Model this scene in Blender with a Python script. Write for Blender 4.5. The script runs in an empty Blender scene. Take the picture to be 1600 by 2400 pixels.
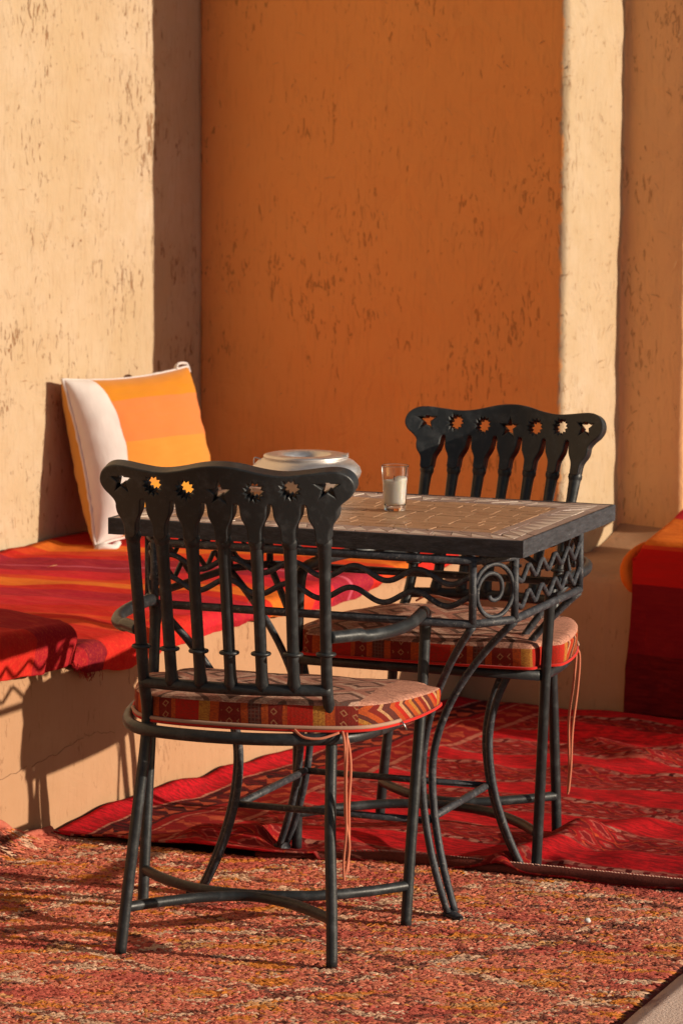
import bpy, bmesh, math, random
import numpy as np
from mathutils import Vector, Matrix, noise
R = math.radians
random.seed(7); rng = np.random.default_rng(7)

# ------------------------------------------------------------------ camera, sky, sun, exposure
scene = bpy.context.scene
C = scene.collection
cam_data = bpy.data.cameras.new('camera'); cam = bpy.data.objects.new('camera', cam_data); C.objects.link(cam)
PITCH, ROLL, HC = .1286, -.0053, 1.6555
cam.matrix_world = (Matrix.Translation((0, 0, HC)) @ Matrix.Rotation(math.pi/2 - PITCH, 4, 'X') @ Matrix.Rotation(-ROLL, 4, 'Z'))
cam_data.sensor_fit = 'HORIZONTAL'; cam_data.sensor_width = 24.0
cam_data.lens = 8364.9/1600*24
cam_data.clip_start = .1; cam_data.clip_end = 2000
cam_data.dof.use_dof = True; cam_data.dof.focus_distance = 6.75; cam_data.dof.aperture_fstop = 9.0
scene.camera = cam

SUN_EL = R(14.2)
SUN_DIR = Vector((.955, -.297, 0)).normalized()          # horizontal direction towards the sun
world = bpy.data.worlds.new('World'); scene.world = world; world.use_nodes = True
wn = world.node_tree; wn.nodes.clear()
sky = wn.nodes.new('ShaderNodeTexSky'); sky.sky_type = 'NISHITA'; sky.sun_disc = False
sky.sun_elevation = SUN_EL; sky.sun_rotation = math.atan2(SUN_DIR.x, SUN_DIR.y)
sky.dust_density = 1.0
bg = wn.nodes.new('ShaderNodeBackground'); bg.inputs[1].default_value = .052
wo = wn.nodes.new('ShaderNodeOutputWorld')
wn.links.new(sky.outputs[0], bg.inputs[0]); wn.links.new(bg.outputs[0], wo.inputs[0])
sun_data = bpy.data.lights.new('sun', 'SUN'); sun_data.energy = 4.4; sun_data.angle = R(.5); sun_data.color = (1, .855, .67)
sun = bpy.data.objects.new('sun', sun_data); C.objects.link(sun)
sv = Vector((SUN_DIR.x*math.cos(SUN_EL), SUN_DIR.y*math.cos(SUN_EL), math.sin(SUN_EL)))
sun.rotation_euler = sv.to_track_quat('Z', 'Y').to_euler(); sun.location = (6, -2, 6)
scene.view_settings.view_transform = 'Standard'; scene.view_settings.look = 'None'
scene.view_settings.gamma = 1.0; scene.view_settings.exposure = 0.22
scene.view_settings.use_curve_mapping = False
scene.render.engine = 'CYCLES'
scene.cycles.use_denoising = True
scene.cycles.max_bounces = 12; scene.cycles.diffuse_bounces = 6

# ------------------------------------------------------------------ room frame
TH = .52
F1 = Vector((-.06756, 8.43248, 0))
def W(l, d, z=0): return Vector((F1.x + l*math.cos(TH) + d*math.sin(TH), F1.y - l*math.sin(TH) + d*math.cos(TH), z))
def to_room(p): q = p - F1; return (q.x*math.cos(TH) - q.y*math.sin(TH), q.x*math.sin(TH) + q.y*math.cos(TH), p.z)
ROOM = dict(loc=tuple(F1), rz=-TH)

# ------------------------------------------------------------------ mesh helpers
def link(name, me, mat=None, parent=None, loc=None, rz=None, smooth=True):
    o = bpy.data.objects.new(name, me); C.objects.link(o)
    if mat is not None and not me.materials: me.materials.append(mat)
    if parent is not None: o.parent = parent
    if loc is not None: o.location = loc
    if rz is not None: o.rotation_euler = (0, 0, rz)
    if smooth: me.shade_smooth()
    return o
def mesh(name, verts, faces, mat=None, parent=None, loc=None, rz=None, smooth=True, mats=None, mi=None):
    me = bpy.data.meshes.new(name); me.from_pydata([tuple(v) for v in verts], [], faces); me.update()
    if mats:
        for m in mats: me.materials.append(m)
        me.polygons.foreach_set('material_index', mi)
    return link(name, me, mat, parent, loc, rz, smooth)
def empty(name, loc=(0, 0, 0), rz=0):
    o = bpy.data.objects.new(name, None); C.objects.link(o); o.location = loc; o.rotation_euler = (0, 0, rz)
    o.empty_display_size = .1
    return o
def tag(o, label=None, cat=None, group=None, kind=None):
    if label: o['label'] = label
    if cat: o['category'] = cat
    if group: o['group'] = group
    if kind: o['kind'] = kind
    return o
class MB:
    def __init__(s): s.v = []; s.f = []
    def add(s, v, f):
        n = len(s.v); s.v += [tuple(x) for x in v]; s.f += [tuple(i+n for i in q) for q in f]; return s
    def build(s, name, mat, parent=None, **k): return mesh(name, s.v, s.f, mat, parent, **k)
def catmull(pts, n=8, closed=False):
    P = [Vector(p) for p in pts]; out = []; m = len(P)
    rngi = range(m if closed else m-1)
    for i in rngi:
        if closed: a, b, c, d = P[i-1], P[i], P[(i+1) % m], P[(i+2) % m]
        else: a, b, c, d = P[max(i-1, 0)], P[i], P[i+1], P[min(i+2, m-1)]
        for k in range(n):
            t = k/n
            out.append(.5*((2*b) + (c-a)*t + (2*a-5*b+4*c-d)*t*t + (3*b-a-3*c+d)*t**3))
    if not closed: out.append(P[-1])
    return out
def tube(pts, r, seg=12, closed=False, caps=True, sy=1.0, up=None):
    """swept tube; r a number or a list; sy flattens along the second axis"""
    P = [Vector(p) for p in pts]; n = len(P)
    rr = r if isinstance(r, (list, tuple)) else [r]*n
    T = []
    for i in range(n):
        if closed: t = P[(i+1) % n] - P[i-1]
        else: t = P[min(i+1, n-1)] - P[max(i-1, 0)]
        T.append(t.normalized() if t.length > 1e-9 else Vector((0, 0, 1)))
    a = Vector(up) if up else (Vector((0, 0, 1)) if abs(T[0].z) < .9 else Vector((1, 0, 0)))
    N = (a - T[0]*a.dot(T[0])).normalized()
    v = []; f = []
    for i in range(n):
        if i:
            q = T[i-1].rotation_difference(T[i]); N = q @ N; N = (N - T[i]*N.dot(T[i])).normalized()
        B = T[i].cross(N)
        for k in range(seg):
            an = 2*math.pi*k/seg
            v.append(P[i] + (N*math.cos(an)*sy + B*math.sin(an))*rr[i])
    m = n if closed else n-1
    for i in range(m):
        j = (i+1) % n
        for k in range(seg):
            k2 = (k+1) % seg
            f.append((i*seg+k, i*seg+k2, j*seg+k2, j*seg+k))
    if caps and not closed:
        f.append(tuple(reversed(range(seg)))); f.append(tuple((n-1)*seg+k for k in range(seg)))
    return v, f
def tube_obj(name, pts, r, mat, parent, **k): return MB().add(*tube(pts, r, **k)).build(name, mat, parent)
def lathe(prof, seg=48, cx=0, cy=0):
    v = []; f = []; n = len(prof)
    for r, z in prof:
        for k in range(seg):
            a = 2*math.pi*k/seg; v.append((cx + r*math.cos(a), cy + r*math.sin(a), z))
    for i in range(n-1):
        for k in range(seg):
            k2 = (k+1) % seg; f.append((i*seg+k, i*seg+k2, (i+1)*seg+k2, (i+1)*seg+k))
    return v, f
def box(x0, x1, y0, y1, z0, z1):
    v = [(x0, y0, z0), (x1, y0, z0), (x1, y1, z0), (x0, y1, z0), (x0, y0, z1), (x1, y0, z1), (x1, y1, z1), (x0, y1, z1)]
    return v, [(0, 3, 2, 1), (4, 5, 6, 7), (0, 1, 5, 4), (1, 2, 6, 5), (2, 3, 7, 6), (3, 0, 4, 7)]
def bevel(o, w, seg=2):
    bm = bmesh.new(); bm.from_mesh(o.data)
    bmesh.ops.bevel(bm, geom=list(bm.edges), offset=w, segments=seg, profile=.5, affect='EDGES')
    bm.to_mesh(o.data); bm.free()
def sstep(a, b, x):
    t = max(0., min(1., (x-a)/(b-a))); return t*t*(3-2*t)
def nz(x, y, z, s=1.0): return noise.noise(Vector((x*s, y*s, z*s)))

# ------------------------------------------------------------------ material helpers
class NT:
    def __init__(s, name):
        s.m = bpy.data.materials.new(name); s.m.use_nodes = True; s.t = s.m.node_tree; s.t.nodes.clear()
        s.out = s.n('ShaderNodeOutputMaterial'); s.b = s.n('ShaderNodeBsdfPrincipled'); s.l(s.b.outputs[0], s.out.inputs[0])
    def n(s, t, **k):
        o = s.t.nodes.new(t)
        for a, v in k.items(): setattr(o, a, v)
        return o
    def l(s, a, b): s.t.links.new(a, b)
    def coord(s, scale=(1, 1, 1), rot=(0, 0, 0), loc=(0, 0, 0), kind='Object'):
        c = s.n('ShaderNodeTexCoord'); m = s.n('ShaderNodeMapping'); s.l(c.outputs[kind], m.inputs[0])
        m.inputs['Scale'].default_value = scale; m.inputs['Rotation'].default_value = rot; m.inputs['Location'].default_value = loc
        return m.outputs[0]
    def noise(s, vec, scale, detail=4, rough=.55, dist=0.0):
        o = s.n('ShaderNodeTexNoise'); s.l(vec, o.inputs['Vector'])
        o.inputs['Scale'].default_value = scale; o.inputs['Detail'].default_value = detail
        o.inputs['Roughness'].default_value = rough; o.inputs['Distortion'].default_value = dist
        return o.outputs[0]
    def ramp(s, fac, stops, mode='LINEAR'):
        o = s.n('ShaderNodeValToRGB'); s.l(fac, o.inputs[0]); cr = o.color_ramp; cr.interpolation = mode
        while len(cr.elements) > 1: cr.elements.remove(cr.elements[-1])
        first = True
        for p, c in stops:
            c = (c, c, c) if not hasattr(c, '__len__') else c
            e = cr.elements[0] if first else cr.elements.new(p)
            e.position = p; e.color = (*c[:3], 1); first = False
        return o.outputs[0]
    def math(s, op, a, b=None, c=None):
        o = s.n('ShaderNodeMath', operation=op)
        for i, x in enumerate((a, b, c)):
            if x is None: continue
            if isinstance(x, (int, float)): o.inputs[i].default_value = x
            else: s.l(x, o.inputs[i])
        return o.outputs[0]
    def mix(s, fac, a, b, mode='MIX'):
        o = s.n('ShaderNodeMix', data_type='RGBA', blend_type=mode)
        if isinstance(fac, (int, float)): o.inputs[0].default_value = fac
        else: s.l(fac, o.inputs[0])
        for i, x in ((6, a), (7, b)):
            if isinstance(x, tuple): o.inputs[i].default_value = (*x[:3], 1)
            else: s.l(x, o.inputs[i])
        return o.outputs[2]
    def sep(s, vec):
        o = s.n('ShaderNodeSeparateXYZ'); s.l(vec, o.inputs[0]); return o.outputs
    def bump(s, h, dist, strength=1.0, prev=None):
        o = s.n('ShaderNodeBump'); s.l(h, o.inputs['Height']); o.inputs['Distance'].default_value = dist
        o.inputs['Strength'].default_value = strength
        if prev is not None: s.l(prev, o.inputs['Normal'])
        return o.outputs[0]
    def fin(s, col=None, rough=.8, metal=0.0, normal=None, spec=.3, sheen=0.0):
        b = s.b
        if col is not None:
            if isinstance(col, tuple): b.inputs['Base Color'].default_value = (*col[:3], 1)
            else: s.l(col, b.inputs['Base Color'])
        if isinstance(rough, (int, float)): b.inputs['Roughness'].default_value = rough
        else: s.l(rough, b.inputs['Roughness'])
        b.inputs['Metallic'].default_value = metal; b.inputs['Specular IOR Level'].default_value = spec
        if sheen: b.inputs['Sheen Weight'].default_value = sheen; b.inputs['Sheen Roughness'].default_value = .5
        if normal is not None: s.l(normal, b.inputs['Normal'])
        return s.m
def srgb(r, g, b):
    f = lambda c: (c/255/12.92 if c/255 <= .04045 else ((c/255+.055)/1.055)**2.4)
    return (f(r), f(g), f(b))

# ---- clay wall
L1, D1, L2, D2 = .205, 1.27, .388, 1.62
def clay_material(name, light, mid, dark, fleck=1.0, grain=1.0, bounce_tint=False):
    t = NT(name)
    co = t.coord()
    macro = t.noise(co, 2.2, 5, .6)
    base = t.ramp(macro, [(.3, mid), (.68, light)])
    mott = t.noise(co, 14, 6, .65)
    base = t.mix(t.ramp(mott, [(.38, .45), (.62, 0.)]), base, mid)
    if bounce_tint:                                     # bounced orange light painted into the shaded court faces, ragged where it ends
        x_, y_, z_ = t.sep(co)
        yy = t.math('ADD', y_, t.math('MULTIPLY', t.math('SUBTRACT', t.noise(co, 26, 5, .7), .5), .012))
        ochre = t.mix(macro, (.83, .34, .10), (.92, .41, .13)); recess_bounce = t.mix(macro, (.82, .44, .20), (.90, .52, .26))  # back wall and recess tones standing in for light bounced off sunlit clay
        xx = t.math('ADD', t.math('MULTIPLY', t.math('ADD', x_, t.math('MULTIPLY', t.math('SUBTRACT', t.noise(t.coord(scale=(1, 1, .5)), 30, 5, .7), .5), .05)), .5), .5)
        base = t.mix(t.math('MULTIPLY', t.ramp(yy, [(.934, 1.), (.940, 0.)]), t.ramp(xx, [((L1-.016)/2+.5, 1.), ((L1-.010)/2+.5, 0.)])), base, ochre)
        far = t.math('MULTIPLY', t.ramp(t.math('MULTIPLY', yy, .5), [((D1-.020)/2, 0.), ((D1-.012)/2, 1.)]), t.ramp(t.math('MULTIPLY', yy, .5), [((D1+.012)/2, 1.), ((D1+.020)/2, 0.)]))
        base = t.mix(far, base, recess_bounce)
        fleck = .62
    st = t.coord(scale=(1, 1, .27))
    f1 = t.noise(st, 84, 3, .65, .9)
    f2 = t.noise(t.coord(scale=(1, 1, .42)), 36, 5, .7, 1.6)
    f3 = t.noise(t.coord(scale=(1, 1, .12)), 120, 2, .5)
    cl = t.noise(co, 5, 2, .5)                                   # flecks come in clusters
    c1 = t.math('ADD', f1, t.math('MULTIPLY', t.math('SUBTRACT', cl, .5), .45))
    c2 = t.math('ADD', f2, t.math('MULTIPLY', t.math('SUBTRACT', cl, .5), .2))
    m1 = t.ramp(c1, [(.645, 0.), (.695, fleck*.72)])
    m2 = t.ramp(c2, [(.705, 0.), (.75, fleck*.8)])
    m3 = t.ramp(f3, [(.55, 0.), (.72, fleck*.45)])
    col = t.mix(t.math('MULTIPLY', m3, .38), base, dark)
    col = t.mix(m1, col, dark)
    col = t.mix(m2, col, dark)
    h = t.math('SUBTRACT', t.math('MULTIPLY', mott, .5), t.math('ADD', t.math('MULTIPLY', m1, .55), t.math('MULTIPLY', m2, .9)))
    h = t.math('ADD', h, t.math('MULTIPLY', t.noise(co, 160, 3, .6), .14*grain))
    trow = t.bump(t.noise(t.coord(scale=(1, 1, .6)), 9, 4, .6, 1.5), .02*grain, .35)
    nrm = t.bump(h, .0045*grain, .9, trow)
    return t.fin(col, .93, normal=nrm, spec=.12)
CLAY = clay_material('clay_plaster', (.54, .425, .305), (.475, .345, .205), (.20, .085, .03))
CLAY_BOUNCE = clay_material('bounce_tinted_clay', (.54, .425, .305), (.475, .345, .205), (.22, .085, .03), 1.0, 1.0, True)
CLAY_SMOOTH = clay_material('smooth_clay', (.49, .29, .17), (.435, .24, .13), (.17, .075, .035), .45, .5)
t = NT('straw'); STRAW = t.fin(t.ramp(t.noise(t.coord(), 30, 2), [(.35, (.34, .18, .08)), (.65, (.60, .40, .22))]), .8, spec=.2)

# ---- black painted iron
t = NT('black_iron'); co = t.coord()
w1 = t.noise(co, 34, 5, .7); w2 = t.noise(co, 210, 3, .6)
col = t.mix(t.ramp(w1, [(.5, 0.), (.72, .55)]), (.022, .0245, .027), (.078, .085, .092))
col = t.mix(t.ramp(w2, [(.70, 0.), (.76, .5)]), col, (.22, .20, .18))
IRON = t.fin(col, t.ramp(w1, [(.3, .34), (.7, .5)]), 0.0, t.bump(t.math('ADD', w1, t.math('MULTIPLY', w2, .25)), .0012, .6), .36)
t = NT('scuffed_rim'); co = t.coord()
w1 = t.noise(t.coord(scale=(.6, .6, 2.5)), 48, 6, .8, .6); w2 = t.noise(t.coord(scale=(.5, .5, 3)), 95, 5, .75)
col = t.mix(t.ramp(w1, [(.42, 0.), (.72, .9)]), (.034, .036, .042), (.095, .10, .118))
col = t.mix(t.ramp(w2, [(.64, 0.), (.69, .6)]), col, (.36, .32, .29))
RIM = t.fin(col, .5, 0.0, t.bump(t.math('ADD', w1, w2), .0015, .7), .3)
t = NT('worn_iron'); co = t.coord()
w1 = t.noise(t.coord(scale=(1, 1, 1)), 46, 6, .75, .8); w2 = t.noise(co, 120, 4, .7)
col = t.mix(t.ramp(w1, [(.48, 0.), (.70, .7)]), (.034, .036, .043), (.125, .130, .148))
col = t.mix(t.ramp(w2, [(.60, 0.), (.68, .55)]), col, (.30, .27, .25))
WORN = t.fin(col, t.ramp(w1, [(.3, .4), (.7, .6)]), 0.0, t.bump(t.math('ADD', w1, w2), .0012, .6), .3)

# ------------------------------------------------------------------ ground
t = NT('earth_floor'); co = t.coord()
col = t.mix(t.noise(co, 6, 6, .6), (.33, .19, .11), (.42, .25, .15))
EARTH = t.fin(col, .95, normal=t.bump(t.noise(co, 40, 6, .7), .004, .6), spec=.1)
g = mesh('ground', [(-300, -300, -.03), (300, -300, -.03), (300, 300, -.03), (-300, 300, -.03)], [(0, 1, 2, 3)], EARTH)
tag(g, 'beaten earth floor under the rugs', None, kind='structure')

# ------------------------------------------------------------------ clay walls: plan outline swept upwards, surface uneven
def wall_from_plan(name, plan, z0, z1, step, mat, amp=.006, edge_r=.018, fine=None):
    """plan: closed list of (l, d, fine) - fine True samples the side densely; outward is right of travel"""
    pts = []; n = len(plan)
    for i in range(n):
        a = plan[i]; b = plan[(i+1) % n]
        L = math.hypot(b[0]-a[0], b[1]-a[1]); k = max(1, int(round(L/(step if a[2] else .4))))
        for j in range(k):
            s = j/k
            # round the corners a little: pull the first samples towards the chord
            pts.append((a[0] + (b[0]-a[0])*s, a[1] + (b[1]-a[1])*s, a[2]))
    m = len(pts)
    P = []
    for i in range(m):
        a, b, c = pts[i-1], pts[i], pts[(i+1) % m]
        if b[2] or a[2]:
            P.append(((a[0]+4*b[0]+c[0])/6, (a[1]+4*b[1]+c[1])/6))
        else: P.append((b[0], b[1]))
    zl = [z0 + step*k for k in range(int((2.1-z0)/step)+1)]
    while zl[-1] < z1: zl.append(zl[-1]+.25)
    rows = len(zl)-1; v = []; f = []
    for r in range(rows+1):
        z = zl[r]
        for i in range(m):
            a, b = P[i-1], P[(i+1) % m]
            tx, ty = b[0]-a[0], b[1]-a[1]; q = math.hypot(tx, ty) or 1
            nx, ny = ty/q, -tx/q
            x, y = P[i]
            h = amp*(nz(x, y, z, 3.1) + .6*nz(x+7, y, z, 9) + .35*nz(x, y+3, z, 26)) if pts[i][2] or pts[i-1][2] else 0
            v.append((x + nx*h, y + ny*h, z))
    for r in range(rows):
        for i in range(m):
            j = (i+1) % m
            f.append((r*m+i, r*m+j, (r+1)*m+j, (r+1)*m+i))
    f.append(tuple(rows*m+i for i in range(m))); f.append(tuple(reversed(range(m))))
    o = mesh(name, v, f, mat, **ROOM)
    return o
WL, WB = -.89, .92                     # left wall plane, back wall plane
H_WALL = 5.0
lw = wall_from_plan('clay_wall', [(WL, -5.0, False), (WL, -.9, True), (WL, WB+.02, False), (WL-.5, WB+.02, False), (WL-.5, -5.0, False)], -.03, H_WALL, .02, CLAY, .005)
tag(lw, 'pale straw-flecked clay wall in full sun behind the striped cushion', 'wall')
bw = wall_from_plan('clay_wall', [(WL-.03, WB, True), (L1, WB, True), (L1, D1, True), (L2, D1, True), (L2, D2, True), (1.15, D2, False), (1.15, 2.3, False), (WL-.03, 2.3, False)], -.03, H_WALL, .018, CLAY_BOUNCE, .006)
tag(bw, 'orange shaded clay wall with stepped sunlit edges rising behind the far chair', 'wall')
# straw poking out of the plaster: real bits lying on the surface
def straws(parent, spots, n_face):
    v = []; f = []
    for (l, d, z, nl, nd) in spots:
        L = random.choice((.006, .008, .011, .016, .026))*random.uniform(.7, 1.3); wdt = random.uniform(.0004, .0009)
        a = random.gauss(math.pi/2, .8)
        tl, td = -nd, nl
        up = math.sin(a); al = math.cos(a)
        lift0 = random.uniform(-.001, .002); lift1 = random.uniform(.0, .004)
        n0 = len(v)
        for k, s in enumerate((-.5, 0, .5)):
            b = (lift0, (lift0+lift1)/2+.0008, lift1)[k]
            px = l + tl*al*s*L + nl*(b+.0035); py = d + td*al*s*L + nd*(b+.0035); pz = z + up*s*L + (.0015 if k == 1 else 0)
            ww = wdt*(1.0 if k == 1 else .6)
            v += [(px - tl*up*ww, py - td*up*ww, pz + al*ww), (px + tl*up*ww, py + td*up*ww, pz - al*ww), (px + nl*ww*1.2, py + nd*ww*1.2, pz)]
        for k in (0, 3):
            for i in range(3):
                j = (i+1) % 3; f.append((n0+k+i, n0+k+j, n0+k+3+j, n0+k+3+i))
    o = mesh('straw_bits', v, f, STRAW, parent, smooth=False); o['kind'] = 'stuff'; return o
straws(lw, [(WL, random.uniform(-.3, .9), random.uniform(.4, 1.95), 1, 0) for _ in range(420)], 1)
sp = [(random.uniform(WL+.05, L1-.01), WB, random.uniform(.4, 1.95), 0, -1) for _ in range(90)]
sp += [(L1, random.uniform(WB+.01, D1-.01), random.uniform(.4, 1.95), 1, 0) for _ in range(150)]
sp += [(random.uniform(L1+.02, L2), D1, random.uniform(.4, 1.95), 0, -1) for _ in range(50)]
sp += [(L1+.001, WB+random.gauss(0, .004), random.uniform(.4, 1.95), .8, -.6) for _ in range(110)]
straws(bw, sp, 2)

# ------------------------------------------------------------------ plastered bench running round the corner (L-shaped)
BH, BD = .355, .755
def bench_strip(a0, a1, depth, along):
    """along 0: runs in d, its face on l = 0; along 1: runs in l, its face on d = BD"""
    k = int((a1-a0)/.03)
    prof = [(0.0, -.03), (0.0, .04), (0, .09), (0, .14), (0, .19), (0, .24), (0, .29), (-.001, .325), (-.006, .342), (-.018, .351), (-.04, BH), (-.08, BH), (-.14, BH), (-.22, BH), (-.35, BH), (-.55, BH), (-depth, BH)]
    v = []; f = []; n = len(prof)
    for j in range(k+1):
        s_ = a0 + (a1-a0)*j/k
        for (o, z) in prof:
            x, y = (o, s_) if along == 0 else (s_, BD - o)
            h = .005*nz(x, y, z, 3.5) + .003*nz(x+5, y, z, 13) + .0015*nz(x, y+3, z, 40) if z > 0 else 0
            if abs(o) < .03:
                if along == 0: x += h
                else: y -= h
            if abs(o) > .003: z += h
            v.append((x, y, z))
    for j in range(k):
        for q in range(n-1):
            a, b, c, d = j*n+q, (j+1)*n+q, (j+1)*n+q+1, j*n+q+1
            f.append((a, b, c, d) if along == 0 else (a, b, c, d))
    f.append(tuple(range(n))); f.append(tuple(reversed([k*n+q for q in range(n)])))
    return v, f
bench = empty('plastered_bench', tuple(F1), -TH)
tag(bench, 'low built-in clay bench running round the corner below the walls', 'bench')
mesh('bench_section', *bench_strip(-4.8, BD+.14, .93, 0), CLAY_SMOOTH, bench)
mesh('bench_section', *bench_strip(-.012, 3.1, 1.1, 1), CLAY_SMOOTH, bench)
CRACK = NT('crack_shadow').fin((.30, .17, .10), .95, spec=.05)
for (d0, z0, L, sl) in ((-1.36, .135, .16, .02), (-1.18, .15, .20, .03), (-.97, .185, .11, -.01), (-.30, .30, .012, 0), (-.80, .27, .01, 0)):
    vert = L < .05; P = []
    for k in range(26):
        q = k/25
        if vert: P.append((.0015+.0055*nz(0, d0, z0+.09*q, 3.5), d0 + .004*nz(q, d0, 0, 5), z0 + .09*q))
        else: P.append((.0012+.005*nz(0, d0+L*q, z0, 3.5)+.003*nz(5, d0+L*q, z0, 13), d0 + L*q, z0 + sl*q + .010*nz(q*2, d0, 0, 2.5) + .003*nz(q*9, d0, 0, 2)))
    tube_obj('crack', P, [.0004 + .0006*abs(nz(k*.3, d0, 1, 2)) for k in range(26)], CRACK, bench, seg=5)
# clay heaped into the recess where wall and bench meet
v = []; f = []
NI, NJ = 40, 14
for i in range(NI+1):
    s_ = i/NI; l = L1 - .0 + (L2 + .12 - L1)*s_
    for j in range(NJ+1):
        q = j/NJ; d = D1 + .01 - .20*(1-q); z = BH - .008 + .012*min(1, q*6) + .06*q**2.4*(1-.55*s_) + .008*nz(l, d, 0, 9)*q
        v.append((l, d, z))
for i in range(NI):
    for j in range(NJ): f.append((i*(NJ+1)+j, (i+1)*(NJ+1)+j, (i+1)*(NJ+1)+j+1, i*(NJ+1)+j+1))
mesh('clay_fillet', v, f, CLAY_SMOOTH, bench)

#=====PART2=====
# ------------------------------------------------------------------ woven covers
def stripes_material(name, stops, lo, hi, k=.37, weave=420, wob=.018, axis=(1, 0), sheen=0.0):
    """stripes along s = y - k*x of the object's own coordinates"""
    t = NT(name); co = t.coord(); x, y, z = t.sep(co)
    s = t.math('SUBTRACT', y, t.math('MULTIPLY', x, k)) if axis == (1, 0) else z
    s = t.math('ADD', s, t.math('MULTIPLY', t.math('SUBTRACT', t.noise(co, 5, 3, .5), .5), wob))
    fac = t.math('DIVIDE', t.math('SUBTRACT', s, lo), hi-lo)
    col = t.ramp(fac, [((p-lo)/(hi-lo) if p > lo else 0, c) for p, c in stops], 'CONSTANT')
    var = t.noise(t.coord(scale=(.15, 1, 1)), 90, 4, .6)
    col = t.mix(t.ramp(var, [(.35, .28), (.65, 0.)]), col, (.30, .02, .015))
    col = t.mix(t.ramp(t.noise(t.coord(scale=(.12, 2.2, 1)), 150, 3, .7), [(.52, 0.), (.64, .35 if axis == (1, 0) else .12)]), col, (.70, .10, .03) if axis == (1, 0) else (.50, .02, .02))
    w = t.math('ADD', t.math('SINE', t.math('MULTIPLY', x, weave*4)), t.math('SINE', t.math('MULTIPLY', s, weave*4)))
    h = t.math('ADD', t.math('MULTIPLY', w, .12), t.noise(co, 260, 2, .6))
    cr = t.bump(t.noise(t.coord(scale=(.6, 1, .5)), 17, 4, .55, .8), .018, .35)
    return t.fin(col, .9, normal=t.bump(h, .0008, .5, cr), spec=.1, sheen=sheen)
RED, CRIM, MAR, ORA, RUST, PUR, ROR, PNK = (.60, .022, .016), (.36, .012, .022), (.20, .010, .022), (.78, .19, .022), (.38, .065, .02), (.33, .016, .042), (.70, .065, .018), (.62, .02, .035)
COVER = stripes_material('striped_cover', [(-2.4, RED), (-2.1, ORA), (-1.95, RED), (-1.7, MAR), (-1.6, RED), (-1.236, CRIM), (-1.0, MAR), (-.93, RED), (-.80, ROR), (-.74, RED), (-.69, ROR), (-.665, RED), (-.56, PNK), (-.43, (.44, .014, .035)), (-.30, RED), (-.23, ORA), (-.12, ROR), (-.05, PNK), (.05, PUR), (.13, (.55, .10, .16)), (.136, PUR), (.23, RED), (.29, ROR), (.38, ORA), (.48, RED), (.70, CRIM)], -2.4, 1.2)

# left cover: lies on the bench, folds over its lip and hangs to an uneven hem
HEM = [(-4, .36), (-1.6, .355), (-1.337, .362), (-1.18, .352), (-1.07, .362), (-1.03, .345), (-.99, .325), (-.90, .318), (-.82, .308), (-.68, .328), (-.54, .338), (-.32, .345), (-.12, .336), (.08, .328), (.23, .337), (.38, .367), (.55, .384), (.8, .39)]
def interp(tab, x):
    for (a, p), (b, q) in zip(tab, tab[1:]):
        if x <= b: return p + (q-p)*max(0, (x-a)/(b-a))
    return tab[-1][1]
def cover_grid():
    ND, NS = 330, 78
    v = []; f = []
    for i in range(ND+1):
        d = -2.1 + (BD-.03+2.1)*i/ND
        raise_ = .066*sstep(-1.0, -1.085, d)
        top = .398 + raise_ + .008*nz(d, 0, 0, 2.4)
        gap = .030*math.exp(-((d+1.035)/.03)**2)               # the gap between two mattresses
        hem = interp(HEM, d) + .004*nz(d, 4, 0, 18)
        bulge = .020 + .022*sstep(-1.02, -1.1, d) + .012*nz(d, 2, 0, 5) - gap*.6
        lip = .0 + bulge
        endr = sstep(BD-.03, BD-.22, d)                         # the far corner is drawn back
        lip -= .02*(1-endr)
        rr = .028
        for j in range(NS+1):
            s = j/NS
            if s < .62:
                q = s/.62; l = WL + .018 + (lip - rr - WL - .018)*q; z = top - gap*sstep(.5, 1, q)
                z += .009*nz(l*.7, d, 0, 7)*(1 if q > .05 else .3) + .0035*nz(l*.4, d, 3, 24) + .012*sstep(.06, 0, q)
                z -= .012*sstep(.8, 1, q)
            else:
                q = (s-.62)/.38; zt = top - gap - .012
                arc = min(1, q/.45)*math.pi/2
                if q < .45: l = lip - rr + rr*math.sin(arc); z = zt - rr + rr*math.cos(arc)
                else:
                    u = (q-.45)/.55; l = lip - .010*u; z = (zt - rr) + (hem - (zt-rr))*u
                fold = (.0075 + .008*sstep(-.98, -1.08, d))*nz(d*1.0, 9, z*.35, 16) + .005*nz(d, 1, z*.5, 42)
                l += fold*(sstep(0, .5, q))
                l = max(l, .007) if z < BH+.02 else l
            v.append((l, d, z))
    n = NS+1
    for i in range(ND):
        for j in range(NS): f.append((i*n+j, i*n+j+1, (i+1)*n+j+1, (i+1)*n+j))
    return v, f
v, f = cover_grid()
cv = mesh('bench_cover', v, f, COVER, **ROOM)
sm = cv.modifiers.new('cloth', 'SOLIDIFY'); sm.thickness = .003; sm.offset = 1
tag(cv, 'sunlit red, orange and purple striped cloth spread over the bench under the cushion', 'cloth')
# frayed threads at the hem near the gap
fr = MB()
for k in range(46):
    d0 = random.gauss(-1.005, .025); L = random.uniform(.008, .028)
    z0 = interp(HEM, d0)+.006
    fr.add(*tube([(.018, d0, z0), (.02+random.uniform(-.004, .006), d0+random.uniform(-.006, .006), z0-L*.5), (.018+random.uniform(-.004, .008), d0+random.uniform(-.01, .01), z0-L)], .0007, seg=4))
o = fr.build('fringe', COVER, cv); o['kind'] = 'stuff'

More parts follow.
